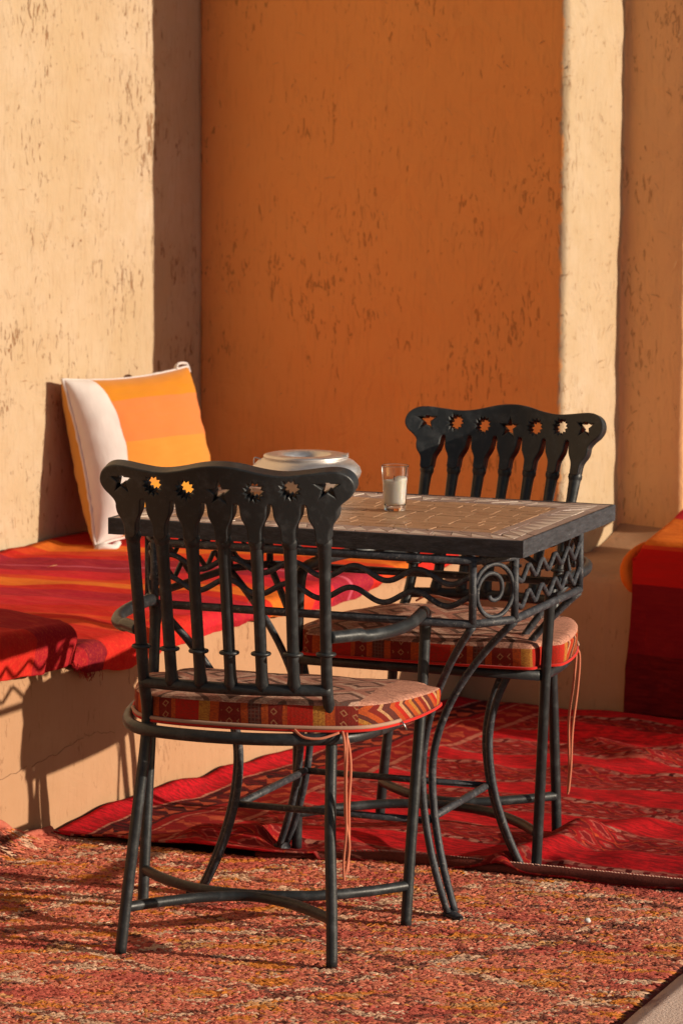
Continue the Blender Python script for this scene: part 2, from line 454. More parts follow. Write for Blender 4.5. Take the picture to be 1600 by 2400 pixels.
# right cover: draped over the back bench, hanging down in front nearly to the rug
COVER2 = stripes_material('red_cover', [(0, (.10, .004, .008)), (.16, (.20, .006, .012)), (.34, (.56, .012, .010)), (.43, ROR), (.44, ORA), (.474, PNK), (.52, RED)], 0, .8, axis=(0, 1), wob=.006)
def cover2_grid():
    NL, NS = 110, 70; v = []; f = []
    a0, a1 = .505, 3.0
    prof = [(.735, .002), (.728, .10), (.722, .2), (.716, .3), (.714, .37), (.714, .428), (.722, .448), (.745, .456), (.80, .460), (.88, .466), (.96, .476), (1.04, .487), (1.12, .498), (1.2, .512), (1.27, .52)]
    P = catmull([(0, a, b) for a, b in prof], 6)
    for i in range(NL+1):
        u = i/NL; l = a0 + (a1-a0)*u**1.6
        for j, p in enumerate(P):
            dd, z = p.y, p.z
            s = j/(len(P)-1)
            hang = sstep(.40, .05, z)
            ll = l - .028*sstep(.36, .02, z)*(1-min(1, u*3)) + (dd-.74)*(-.20 if dd > .74 else 0)*max(0, 1-u*2)
            w = .012*nz(ll*1.0, z*.4, 0, 8)*hang + .006*nz(ll, z, 4, 20)*hang
            # left edge turned down over the side
            z2 = z - (.05*sstep(.035, 0., l-a0)*sstep(.40, .46, z))
            z2 = z2 + .012*hang*(1-s)*nz(ll, 0, 0, 5) + .007*nz(ll, dd, 2, 9)*(1-hang)
            v.append((ll, dd - w, max(z2, .006)))
    n = len(P)
    for i in range(NL):
        for j in range(n-1): f.append((i*n+j, (i+1)*n+j, (i+1)*n+j+1, i*n+j+1))
    return v, f
v, f = cover2_grid()
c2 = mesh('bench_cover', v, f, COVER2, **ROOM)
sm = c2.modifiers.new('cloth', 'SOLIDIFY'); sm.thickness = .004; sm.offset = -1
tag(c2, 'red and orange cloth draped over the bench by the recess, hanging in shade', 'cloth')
t = NT('orange_cloth'); ORANGE = t.fin(t.mix(t.noise(t.coord(), 60, 4), (.78, .19, .022), (.66, .13, .02)), .9, spec=.1)
ob = catmull([(.503, .735, .315), (.487, .728, .345), (.478, .735, .375), (.484, .755, .405), (.503, .80, .43)], 6)
tube_obj('folded_corner', ob, [.004, .006, .010, .012, .013, .014, .015, .016, .016, .016, .016, .016, .016, .016, .015, .015, .015, .014, .014, .013, .013, .012, .011, .010, .008][:len(ob)], ORANGE, c2, seg=10)

# ------------------------------------------------------------------ cushion in the corner
def cloth_plain(name, col, rough=.9, wr=.5):
    t = NT(name); co = t.coord()
    c = t.mix(t.ramp(t.noise(co, 22, 4, .6), [(.35, .22), (.7, 0.)]), col, tuple(x*.72 for x in col))
    h = t.math('ADD', t.noise(t.coord(scale=(1, 1, .4)), 26, 3, .5), t.math('MULTIPLY', t.noise(co, 500, 2), .12))
    return t.fin(c, rough, normal=t.bump(h, .004, wr), spec=.1, sheen=.15)
WHITE = cloth_plain('white_cotton', (.74, .68, .66)); GOLD = cloth_plain('ochre_cotton', (.62, .30, .06))
t = NT('ochre_bands'); co = t.coord(); x, y, z = t.sep(co)
zz = t.math('ADD', z, t.math('MULTIPLY', t.math('SUBTRACT', t.noise(co, 9, 2), .5), .012))
col = t.ramp(t.math('DIVIDE', zz, .43), [(0, (.60, .27, .028)), (.30, (.62, .25, .04)), (.56, (.66, .195, .055)), (.82, (.58, .215, .010))], 'CONSTANT')
col = t.mix(t.ramp(t.noise(t.coord(scale=(.2, .2, 1)), 120, 4, .6), [(.4, .2), (.65, 0.)]), col, (.66, .20, .03))
BANDS = t.fin(col, .88, normal=t.bump(t.noise(t.coord(scale=(.3, .3, 1)), 70, 4, .6), .0025, .5), spec=.1, sheen=.2)
PW, PH = .214, .215
def pillow_pt(u, v, side):
    """knife-edged cushion: u across, v up (-1..1); side +1 front, -1 back"""
    cu = max(0, 1-abs(u)**2.2); cv_ = max(0, 1-abs(v)**2.2)
    th = (.100 if side > 0 else .112)*(cu**.36)*(cv_**.42)
    x = u*PW*(1 - .075*(1-abs(v)**2)); z = v*PH*(1 - .07*(1-abs(u)**2))
    edge = (1-cu*cv_)
    pk = .010*nz(0, z*1.0, 5, 22)*math.exp(-((1-abs(u))/.22)**2)*cv_ + .008*nz(x, 0, 9, 22)*math.exp(-((1-abs(v))/.2)**2)*cu   # puckers along the seam
    wr = .0085*nz(x*.6, side*2, z*1.6, 15)*cu*cv_ + .0028*nz(x*.7, side, z*2.0, 36)
    sag = -.018*(1-v)*.5*cu
    y = -side*(th + (wr + pk)*(th/.06 if th < .06 else 1))
    return (x, y, z + PH + sag*0)
def face_grid(fn, nu, nv, flip):
    v = [fn(-1+2*i/nu, -1+2*j/nv) for i in range(nu+1) for j in range(nv+1)]; f = []
    for i in range(nu):
        for j in range(nv):
            q = (i*(nv+1)+j, (i+1)*(nv+1)+j, (i+1)*(nv+1)+j+1, i*(nv+1)+j+1)
            f.append(q if not flip else tuple(reversed(q)))
    return v, f
def ease(a): return math.sin(a*math.pi/2)                  # closer rows at the seams
def ub(v): return -.62 + .02*v - .05*max(0, v)**3          # where the white panel meets the bands
wdir = (.265, .964)
pr = W(-.735, .165, .414) + (W(wdir[0]*PW, wdir[1]*PW) - W(0, 0))
pillow = bpy.data.objects.new('cushion', None); C.objects.link(pillow)
wx = (W(*wdir) - W(0, 0)).normalized()
pillow.matrix_world = Matrix.Translation(pr) @ Matrix.Rotation(math.atan2(wx.y, wx.x), 4, 'Z') @ Matrix.Rotation(R(-15.5), 4, 'X') @ Matrix.Rotation(R(-1), 4, 'Y')
tag(pillow, 'square cushion with ochre and orange bands and a white side, leaning in the corner', 'cushion')
mesh('front_panel', *face_grid(lambda a, b: pillow_pt(ub(ease(b)) + (1-ub(ease(b)))*(ease((a+1)/2)), ease(b), 1), 36, 44, False), BANDS, pillow)
mesh('white_panel', *face_grid(lambda a, b: pillow_pt(-1 + (1+ub(ease(b)))*(1-math.cos((a+1)*math.pi/4)), ease(b), 1), 22, 44, False), WHITE, pillow)
mesh('back_panel', *face_grid(lambda a, b: pillow_pt(ease(a), ease(b), -1), 40, 40, True), GOLD, pillow)
loop = [pillow_pt(-1, -1+2*k/28, 1) for k in range(28)] + [pillow_pt(-1+2*k/28, 1, 1) for k in range(28)] + [pillow_pt(1, 1-2*k/28, 1) for k in range(28)] + [pillow_pt(1-2*k/28, -1, 1) for k in range(28)]
loop = [Vector(p) + Vector((.003*nz(p[2], 1, 0, 60), .003*nz(p[2], p[0], 3, 60), 0)) for p in loop]
tube_obj('piping', loop, [.0044 + .0016*nz(p.x, p.z, 0, 70) for p in loop], WHITE, pillow, seg=8, closed=True)
cc = Vector(pillow_pt(1, 1, 1))
tube_obj('corner_loop', catmull([cc+Vector((-.040, 0, -.004)), cc+Vector((-.032, 0, .009)), cc+Vector((-.012, .002, .011)), cc+Vector((.002, .002, .006)), cc+Vector((.004, 0, -.016))], 6), .0075, WHITE, pillow, seg=8, sy=.45)
ce_ = Vector(pillow_pt(-1, -1, 1))
ear = []
for k in range(9):
    q = k/8; ear.append(ce_ + Vector((-.010 + .085*q, -.006 - .02*math.sin(q*3.1), -.012 + .010*math.sin(q*9)*.5 + .004*q)))
tube_obj('corner_ear', ear, [.006, .012, .014, .013, .014, .012, .011, .009, .005], WHITE, pillow, seg=10, sy=.7)

#=====PART3=====
# ------------------------------------------------------------------ rugs
BACK = [(.0, -1.14), (.53, -1.085), (.73, -.975), (.92, -.958), (1.375, -.905), (1.62, -.88)]
def back_edge(l): return interp(BACK, l)
RIGHT0, RIGHT1 = (1.56, -.89), (1.80, -2.62)
def right_edge(d): return RIGHT0[0] + (RIGHT1[0]-RIGHT0[0])*(d-RIGHT0[1])/(RIGHT1[1]-RIGHT0[1])
# -- red flat-woven rug
FOLDS = [((.99, -.93), (1.03, -.62), .050, .030), ((1.0, -.62), (1.10, -.40), .06, .022), ((1.10, -.80), (1.50, -.70), .07, .022), ((.44, .46), (.80, .40), .05, .030),
         ((.60, .30), (.78, .22), .05, .022), ((.34, -1.04), (.46, -.98), .055, .036), ((.25, .1), (.5, -.05), .05, .010), ((.7, .05), (1.0, .10), .06, .014), ((1.2, -.35), (1.6, -.25), .08, .02)]
FEET_FLAT = []
def seg_dist(p, a, b):
    ax, ay = a; bx, by = b; t_ = ((p[0]-ax)*(bx-ax) + (p[1]-ay)*(by-ay))/((bx-ax)**2 + (by-ay)**2); t_ = max(0, min(1, t_))
    return math.hypot(p[0]-ax-(bx-ax)*t_, p[1]-ay-(by-ay)*t_)
def rot2(x, y, a): return (x*math.cos(a) - y*math.sin(a), x*math.sin(a) + y*math.cos(a))
TAB = (.0488, 7.0212, -.3688); CH1 = (-.168, 6.5517, -.2395); CH2 = (.2152, 7.3871, -.3577 + math.pi)
CHF = [(-.2009, -.1707), (.2009, -.1707), (-.262, .1707), (.262, .1707)]
for (cx, cy, a) in (CH2,):
    for p in CHF:
        q = rot2(p[0], p[1], a); r_ = to_room(Vector((cx+q[0], cy+q[1], 0))); FEET_FLAT.append((r_[0], r_[1]))
for sx, sy in ((1, 1), (-1, 1), (1, -1), (-1, -1)):
    q = rot2(sx*.27, sy*.22, TAB[2]); r_ = to_room(Vector((TAB[0]+q[0], TAB[1]+q[1], 0))); FEET_FLAT.append((r_[0], r_[1]))
def kilim_z(l, d):
    z = .0
    for a, b, w_, h in FOLDS:
        q = seg_dist((l, d), a, b); z += h*math.exp(-(q/w_)**2)
    z += .013*(nz(l, d, 0, 3.2)+.5) + .008*nz(l, d, 5, 8)
    flat = 1.0
    for p in FEET_FLAT: flat = min(flat, sstep(.012, .06, math.hypot(l-p[0], d-p[1])))
    return -.001 + z*flat
def kilim_grid():
    NL, ND = 210, 230; v = []; f = []
    for i in range(NL+1):
        u = i/NL; l0 = .002 + 2.1*u
        for j in range(ND+1):
            b = back_edge(min(l0, 1.6)) - .015
            d = b + (.72 - b)*j/ND
            l = l0; z = kilim_z(l, d)
            # left edge climbs the bench face
            rise = (.010 + .007*nz(d, 0, 0, 2.3) + .006*nz(d, 3, 0, 7))*sstep(-1.16, -.92, d)*(1-.6*sstep(.2, .7, d))
            c = sstep(.075, .0, l0)
            z += max(.0, rise)*c**1.3*1.6; l = l*(1-.0) + .008 + .006*c
            # front edge lies on the pile rug where it is not tucked under
            z += .012*sstep(.05, 0, d-b)*(1 if l0 < .62 else -.3)
            v.append((l, d, z))
    n = ND+1
    for i in range(NL):
        for j in range(ND): f.append((i*n+j, (i+1)*n+j, (i+1)*n+j+1, i*n+j+1))
    return v, f
t = NT('red_kilim'); co = t.coord(); x, y, z = t.sep(co)
wx_ = t.math('ADD', x, t.math('MULTIPLY', t.math('SUBTRACT', t.noise(co, 5, 4), .5), .05))
wy_ = t.math('ADD', y, t.math('MULTIPLY', t.math('SUBTRACT', t.noise(t.coord(loc=(3, 1, 0)), 3.5, 5), .5), .17))
def frac(a, p): return t.math('FRACT', t.math('DIVIDE', a, p))
def tri(a, p): return t.math('ABSOLUTE', t.math('SUBTRACT', t.math('MULTIPLY', frac(a, p), 2.0), 1.0))     # 0..1 triangle wave
row = t.math('SUBTRACT', wy_, t.math('MULTIPLY', wx_, .10))
band = t.ramp(frac(row, .31), [(0, 0.), (.30, 1.), (.86, 0.)], 'CONSTANT')
bx_ = frac(row, .31)
zig = t.math('ADD', t.math('MULTIPLY', tri(wx_, .085), .5), t.math('MULTIPLY', tri(row, .054), .5))
zig = t.math('ADD', zig, t.math('MULTIPLY', t.math('SUBTRACT', t.noise(t.coord(scale=(.5, 1, 1)), 38, 3), .5), .5))
dia = t.ramp(zig, [(0, (.030, .012, .012)), (.22, (.40, .10, .075)), (.32, (.28, .014, .014)), (.52, (.46, .085, .025)), (.58, (.022, .01, .01)), (.74, (.34, .02, .018)), (.86, (.42, .17, .13))], 'CONSTANT')
fld = t.mix(t.ramp(t.noise(t.coord(scale=(.4, 1, 1)), 30, 4, .6), [(.35, .6), (.65, 0.)]), (.72, .016, .022), (.46, .010, .014))
col = t.mix(t.math('MULTIPLY', band, .78), fld, dia)
line = t.ramp(bx_, [(0, 0.), (.285, 1.), (.305, 0.), (.855, 1.), (.872, 0.)], 'CONSTANT')
col = t.mix(t.math('MULTIPLY', line, t.ramp(t.noise(t.coord(loc=(5, 2, 0)), 8, 3), [(.38, .1), (.62, .9)])), col, (.46, .14, .10))
chain = t.ramp(bx_, [(0, 0.), (.305, 1.), (.36, 0.), (.79, 1.), (.855, 0.)], 'CONSTANT')
chp = t.ramp(t.math('ADD', t.math('MULTIPLY', tri(wx_, .036), .55), t.math('MULTIPLY', t.noise(co, 80, 2), .5)), [(0, (.03, .012, .012)), (.44, (.55, .27, .20))], 'CONSTANT')
col = t.mix(t.math('MULTIPLY', chain, t.ramp(t.noise(co, 9, 3), [(.40, .15), (.60, .85)])), col, chp)
# left border along the bench
bm_ = t.ramp(wx_, [(0, 1.), (.30, 0.)], 'CONSTANT')
bd = t.ramp(wx_, [(0, (.62, .012, .022)), (.075, (.60, .26, .18)), (.085, (.03, .012, .014)), (.165, (.34, .012, .012)), (.19, (.55, .18, .12)), (.198, (.30, .015, .015)), (.285, (.50, .17, .11))], 'CONSTANT')
orn = t.ramp(t.math('ADD', t.math('MULTIPLY', tri(wy_, .07), .6), t.math('MULTIPLY', tri(wx_, .05), .4)), [(0, 0.), (.55, 1.)], 'CONSTANT')
om = t.ramp(wx_, [(0, 0.), (.104, .9), (.155, 0.), (.205, .7), (.275, 0.)], 'CONSTANT')
bd = t.mix(t.math('MULTIPLY', orn, om), bd, (.60, .12, .05))
col = t.mix(bm_, col, bd)
col = t.mix(t.ramp(t.noise(t.coord(scale=(.25, 1, 1)), 110, 4, .7), [(.40, .8), (.58, 0.)]), col, (.20, .012, .014))
spk = t.noise(co, 330, 2, .5)
col = t.mix(t.ramp(spk, [(.74, 0.), (.78, .6)]), col, (.65, .42, .32))
hb = t.math('ADD', t.math('MULTIPLY', t.noise(t.coord(scale=(.3, 1, 1)), 220, 3), .6), t.math('MULTIPLY', dia, .4))
KILIM = t.fin(col, .95, normal=t.bump(hb, .002, .7), spec=.08)
v, f = kilim_grid()
kil = mesh('flat_woven_rug', v, f, KILIM, **ROOM)
sm = kil.modifiers.new('thick', 'SOLIDIFY'); sm.thickness = .004; sm.offset = -1
tag(kil, 'crumpled bright red flat-woven rug with black and pink bands under the far chair', 'rug')

# -- thick pile rug in front: base sheet and tufts of yarn
def pile_colour(l, d):
    """yarn colours: salmon ground, cream and dark lattice, ochre and maroon patches"""
    u, w_ = l*math.cos(TH) + d*math.sin(TH), -l*math.sin(TH) + d*math.cos(TH)     # u across the picture
    wob = .05*nz(u, w_, 0, 3)
    a = ((u*.8 + w_*1.0)/.42 + wob*3) % 1; b = ((u*.8 - w_*1.0)/.50 + wob*3) % 1
    lat = min(abs(a-.5), abs(b-.5))
    def n_(k, su, sw): return nz(u*su, w_*sw, k, 1.0)
    j = random.gauss(0, .10)
    n1 = n_(3, 9, 26) + j; n2 = n_(9, 8, 24) + j; n3 = n_(17, 4, 9) + j; n4 = n_(31, 12, 40) + j
    if lat < .045 and n4 > -.12: return (.72, .49, .32) if n1 > -.05 else (.11, .045, .035)
    if n2 > .27: return (.66, .225, .03) if n4 > -.1 else (.62, .33, .13)
    if n1 > .43: return (.74, .52, .35)
    if n4 < -.40: return (.10, .045, .04)
    if n3 < -.24: return (.50, .10, .075)
    r_ = random.random()
    if r_ < .04: return (.72, .50, .34)
    if r_ < .07: return (.14, .05, .045)
    if r_ < .11: return (.58, .26, .06)
    if r_ < .22: return (.58, .115, .08)
    return (.68, .205, .125)
t = NT('pile_yarn'); at = t.n('ShaderNodeAttribute'); at.attribute_name = 'yarn'
YARN = t.fin(at.outputs['Color'], .95, spec=.05, normal=t.bump(t.noise(t.coord(), 700, 2), .0006, .5))
rug = empty('pile_rug', tuple(F1), -TH)
tag(rug, 'thick salmon and ochre pile rug with cream flecks under the near chair', 'rug')
def pile_base():
    NL, ND = 60, 60; v = []; f = []; col = []
    for i in range(NL+1):
        for j in range(ND+1):
            s_ = j/ND
            for_l0 = .012
            d_end = -2.62
            # parameter grid between left bench and right edge, back edge and near end
            l_ = for_l0 + (1.62-for_l0)*i/NL
            d = back_edge(l_) + (d_end - back_edge(l_))*s_
            l = for_l0 + (right_edge(d)-for_l0)*i/NL
            z = -.008 + .002*nz(l, d, 0, 6)
            c = sstep(.07, 0, l-for_l0)
            z += c*(.018 + .04*sstep(-1.2, -1.34, d)*sstep(-1.62, -1.42, d))
            v.append((l, d, z))
    n = ND+1
    for i in range(NL):
        for j in range(ND): f.append((i*n+j, i*n+j+1, (i+1)*n+j+1, (i+1)*n+j))
    return v, f
t = NT('rug_ground'); RUGB = t.fin(t.mix(t.noise(t.coord(scale=(1, 1, 1)), 60, 4), (.22, .05, .035), (.34, .09, .06)), .95, spec=.05)
o = mesh('backing', *pile_base(), RUGB, rug)
sm = o.modifiers.new('thick', 'SOLIDIFY'); sm.thickness = .012; sm.offset = -1
def rug_z(l, d):
    c = sstep(.07, 0, l-.012)
    return -.008 + .002*nz(l, d, 0, 6) + c*(.018 + .04*sstep(-1.2, -1.34, d)*sstep(-1.62, -1.42, d))
def tufts():
    P = []; cols = []
    N = 0
    dens = 30000
    tries = 140000
    for _ in range(tries):
        d = random.uniform(-2.6, -.86); l = random.uniform(.016, 1.8)
        if d > back_edge(min(l, 1.6)) - .004 or l > right_edge(d) - .015: continue
        p = W(l, d)
        X = p.x/p.y*8365
        if X < -1150 or X > 1150 or p.y < 5.6: continue
        k_ = random.uniform(.08, .36); c_ = pile_colour(l, d); P.append((l, d)); cols.append(tuple(a*(1-k_) + b*k_ for a, b in zip(c_, (.62, .175, .105))))
    n = len(P); V = np.zeros((n, 10, 3)); 
    ang0 = TH                                                     # yarns lie roughly across the rug
    for k, (l, d) in enumerate(P):
        a = ang0*1.0 + random.gauss(0, .33) + (math.pi if random.random() < .5 else 0)
        L = random.uniform(.012, .034); r_ = random.uniform(.0014, .0027); h = random.uniform(.002, .0065)
        ca, sa = math.cos(a), math.sin(a); z = rug_z(l, d)
        for q, (s_, hz, rr) in enumerate(((-.5, -.002, .7), (0, 1, 1.), (.5, .35, .75))):
            x = l + ca*L*s_; y = d + sa*L*s_; zz_ = z + (hz if hz < 0 else hz*h)
            V[k, q*3+0] = (x - sa*r_*rr, y + ca*r_*rr, zz_ - r_*.3)
            V[k, q*3+1] = (x + sa*r_*rr, y - ca*r_*rr, zz_ - r_*.3)
            V[k, q*3+2] = (x, y, zz_ + r_*1.1*rr)
        V[k, 9] = (l + ca*L*.62, d + sa*L*.62, z + .2*h)
    base = np.array([(0, 1, 4, 3), (1, 2, 5, 4), (2, 0, 3, 5), (3, 4, 7, 6), (4, 5, 8, 7), (5, 3, 6, 8)])
    tri_ = np.array([(6, 7, 9), (7, 8, 9), (8, 6, 9)])
    off = (np.arange(n)*10)[:, None, None]
    quads = (base[None]+off).reshape(-1); tris = (tri_[None]+off).reshape(-1)
    me = bpy.data.meshes.new('pile'); nv = n*10; nq = n*6; nt = n*3
    me.vertices.add(nv); me.vertices.foreach_set('co', V.reshape(-1))
    me.loops.add(nq*4+nt*3); me.loops.foreach_set('vertex_index', np.concatenate([quads, tris]).astype(np.int32))
    me.polygons.add(nq+nt)
    ls = np.concatenate([np.arange(nq)*4, nq*4+np.arange(nt)*3]).astype(np.int32)
    me.polygons.foreach_set('loop_start', ls)
    me.update(calc_edges=True)
    ca_ = me.color_attributes.new('yarn', 'FLOAT_COLOR', 'POINT')
    cc_ = np.ones((n, 10, 4)); base_c = np.array(cols)*rng.uniform(.84, 1.16, (n, 1)); cc_[:, :, :3] = base_c[:, None, :]
    ca_.data.foreach_set('color', cc_.reshape(-1))
    o = link('pile', me, YARN, rug, smooth=True); o['kind'] = 'stuff'
    return n
NTUFT = tufts()
# brown bound edge of the pile rug along the seam, with pale stitches
t = NT('bound_edge'); BIND = t.fin(t.mix(t.noise(t.coord(), 120, 4, .7), (.08, .02, .015), (.22, .06, .045)), .95, spec=.05, normal=t.bump(t.noise(t.coord(), 300, 3), .002, .8))
eb = [(l, back_edge(l)+.002+.006*nz(l, 3, 0, 9), .002 + .006*nz(l, 0, 0, 6) + .003*nz(l, 0, 0, 19) + .004*sstep(.6, .9, l)) for l in [.50+.03*k for k in range(37)]]
tube_obj('bound_edge', eb, [.008+.008*sstep(.5, .8, p[0])+.0015*nz(p[0], 0, 0, 40) for p in eb], BIND, rug, seg=10, sy=.8)
STITCH = NT('stitch').fin((.62, .34, .26), .9)
stb = MB()
for k in range(150):
    l = .66 + k*.0065 + random.uniform(-.001, .001); y = back_edge(l)+.004
    if l > 1.6: break
    stb.add(*tube([(l, y, .014+.006*sstep(.6, .9, l)), (l+.001, y+.006, .012+.006*sstep(.6, .9, l)), (l+.001, y+.012, .004)], .0013, seg=5))
o = stb.build('stitches', STITCH, rug); o['kind'] = 'stuff'
# salmon rolled selvedge along the bench
sv_ = catmull([(.030, -1.15, .012), (.026, -1.2, .012), (.024, -1.27, .022), (.022, -1.33, .058), (.022, -1.42, .062), (.022, -1.5, .05), (.022, -1.6, .034), (.022, -1.8, .018), (.022, -2.5, .015)], 8)
t = NT('selvedge'); SELV = t.fin(t.mix(t.noise(t.coord(scale=(1, .25, 1)), 160, 4, .7), (.34, .07, .05), (.62, .20, .13)), .95, spec=.05, normal=t.bump(t.noise(t.coord(), 240, 3), .002, .8))
tube_obj('selvedge', sv_, .010, SELV, rug, seg=10)
# flipped corner of pile showing under the table
# -- pale rug at the right
t = NT('pale_rug'); co = t.coord()
col = t.mix(t.noise(co, 50, 5, .7), (.72, .50, .41), (.86, .68, .58))
col = t.mix(t.ramp(t.noise(t.coord(scale=(3, .6, 1)), 9, 3), [(.56, 0.), (.62, .6)]), col, (.34, .16, .16))
PALE = t.fin(col, .95, spec=.05, normal=t.bump(t.noise(co, 180, 4, .7), .006, .9))
v = []; f = []
for i in range(41):
    for j in range(41):
        d = -2.7 + (1.5)*j/40; l = right_edge(d) + .012 + 1.2*i/40
        v.append((l, d, .000 + .003*nz(l, d, 0, 7) + .0015*nz(l, d, 0, 60)))
for i in range(40):
    for j in range(40): f.append((i*41+j, (i+1)*41+j, (i+1)*41+j+1, i*41+j+1))
pale = mesh('pale_rug', v, f, PALE, **ROOM)
sm = pale.modifiers.new('thick', 'SOLIDIFY'); sm.thickness = .01; sm.offset = -1
tag(pale, 'pale pinkish beige rug beside the salmon pile rug', 'rug')

# ------------------------------------------------------------------ chairs
AX = .0265   # backrest sway per unit of curvature
def star_pts(cx, cz, n, ro, ri, rot=math.pi/2):
    return [(cx + (ro if k % 2 == 0 else ri)*math.cos(rot + math.pi*k/n), cz + (ro if k % 2 == 0 else ri)*math.sin(rot + math.pi*k/n)) for k in range(2*n)]
SPX = [-.178, -.119, -.060, 0, .060, .119, .178]           # spindles at node height
def spx_bot(i): return [-.172, -.115, -.058, 0, .058, .115, .172][i]
def stile_y(z): return -.112 - .0*z - (.26*(z-.42) if z > .42 else .16*(.42-z)) # lean back above the seat, splay below
def bow(x): return -.036*(1-(x/.2)**2)                     # back bows towards the rear in the middle
def smooth_outline(p, it=1, keep=None):
    for _ in range(it):
        q = []
        for i in range(len(p)):
            a, b = p[i], p[(i+1) % len(p)]
            q += [(a[0]*.75+b[0]*.25, a[1]*.75+b[1]*.25), (a[0]*.25+b[0]*.75, a[1]*.25+b[1]*.75)]
        p = q
    return p
def crest_outline():
    top = [(-.238, .878), (-.232, .897), (-.215, .908), (-.192, .910), (-.15, .904), (-.113, .900), (-.075, .905), (-.035, .915), (0, .918), (.035, .915), (.075, .905), (.113, .900), (.15, .904), (.192, .910), (.215, .908), (.232, .897), (.238, .878)]
    rs = [(.230, .862), (.213, .849), (.205, .839), (.206, .830), (.203, .818), (.194, .807), (.1902, .797), (.1902, .776)]
    out = list(top) + rs
    for i in range(6, -1, -1):
        x = SPX[i]
        out += [(x-.0122, .776)] if i > 0 else []
        if i > 0:
            out += [(x-.0122, .797), (x-.0135, .805), (x-.0185, .814), (x-.0225, .822), (x-.0240, .831), (x-.0245, .841)]
            xm = SPX[i-1]
            out += [(x-.0262, .848), (xm+.0262, .848)]
            out += [(xm+.0245, .841), (xm+.0240, .831), (xm+.0225, .822), (xm+.0185, .814), (xm+.0135, .805), (xm+.0122, .797), (xm+.0122, .776)]
    out += [(-x, z) for x, z in reversed(rs)]
    return out
def make_crest(parent, mat, skew, bw=1.0, hz=0.0):
    cu = bpy.data.curves.new('crest', 'CURVE'); cu.dimensions = '2D'; cu.fill_mode = 'BOTH'; cu.extrude = .0135; cu.bevel_depth = .003; cu.bevel_resolution = 2; cu.offset = -.003
    def spl(pts):
        s_ = cu.splines.new('POLY'); s_.points.add(len(pts)-1)
        for p, q in zip(s_.points, pts): p.co = (q[0], q[1], 0, 1)
        s_.use_cyclic_u = True
    spl(smooth_outline(crest_outline(), 2))
    xs = [-.190, -.126, -.063, 0, .063, .126, .190]; zs = [.880, .876, .871, .868, .871, .876, .880]
    for i, (x, z) in enumerate(zip(xs, zs)):
        if i in (0, 3, 6): spl(star_pts(x, z, 5, .0205, .0085))
        else: spl(star_pts(x, z, 12, .0175, .0125, .1))
    tmp = bpy.data.objects.new('crest_tmp', cu); C.objects.link(tmp)
    dg = bpy.context.evaluated_depsgraph_get(); me = bpy.data.meshes.new_from_object(tmp.evaluated_get(dg))
    bpy.data.objects.remove(tmp); bpy.data.curves.remove(cu)
    bm = bmesh.new(); bm.from_mesh(me)
    # cut into narrow strips so the plate can be bent
    for k in range(-11, 12):
        bmesh.ops.bisect_plane(bm, geom=list(bm.verts)+list(bm.edges)+list(bm.faces), plane_co=(k*.0205+.003, 0, 0), plane_no=(1, 0, 0))
    bmesh.ops.remove_doubles(bm, verts=bm.verts, dist=1e-5)
    for v_ in bm.verts:
        x, z, th = v_.co
        y = stile_y(z) + bow(x)
        v_.co = (x*bw + skew*z, y - th, z - th*.22 + hz*sstep(.45, .85, z))
    bmesh.ops.recalc_face_normals(bm, faces=bm.faces)
    bm.to_mesh(me); bm.free()
    me.materials.clear(); me.materials.append(mat)
    o = link('crest_rail', me, mat, parent, smooth=False)
    for p in me.polygons: p.use_smooth = False
    return o
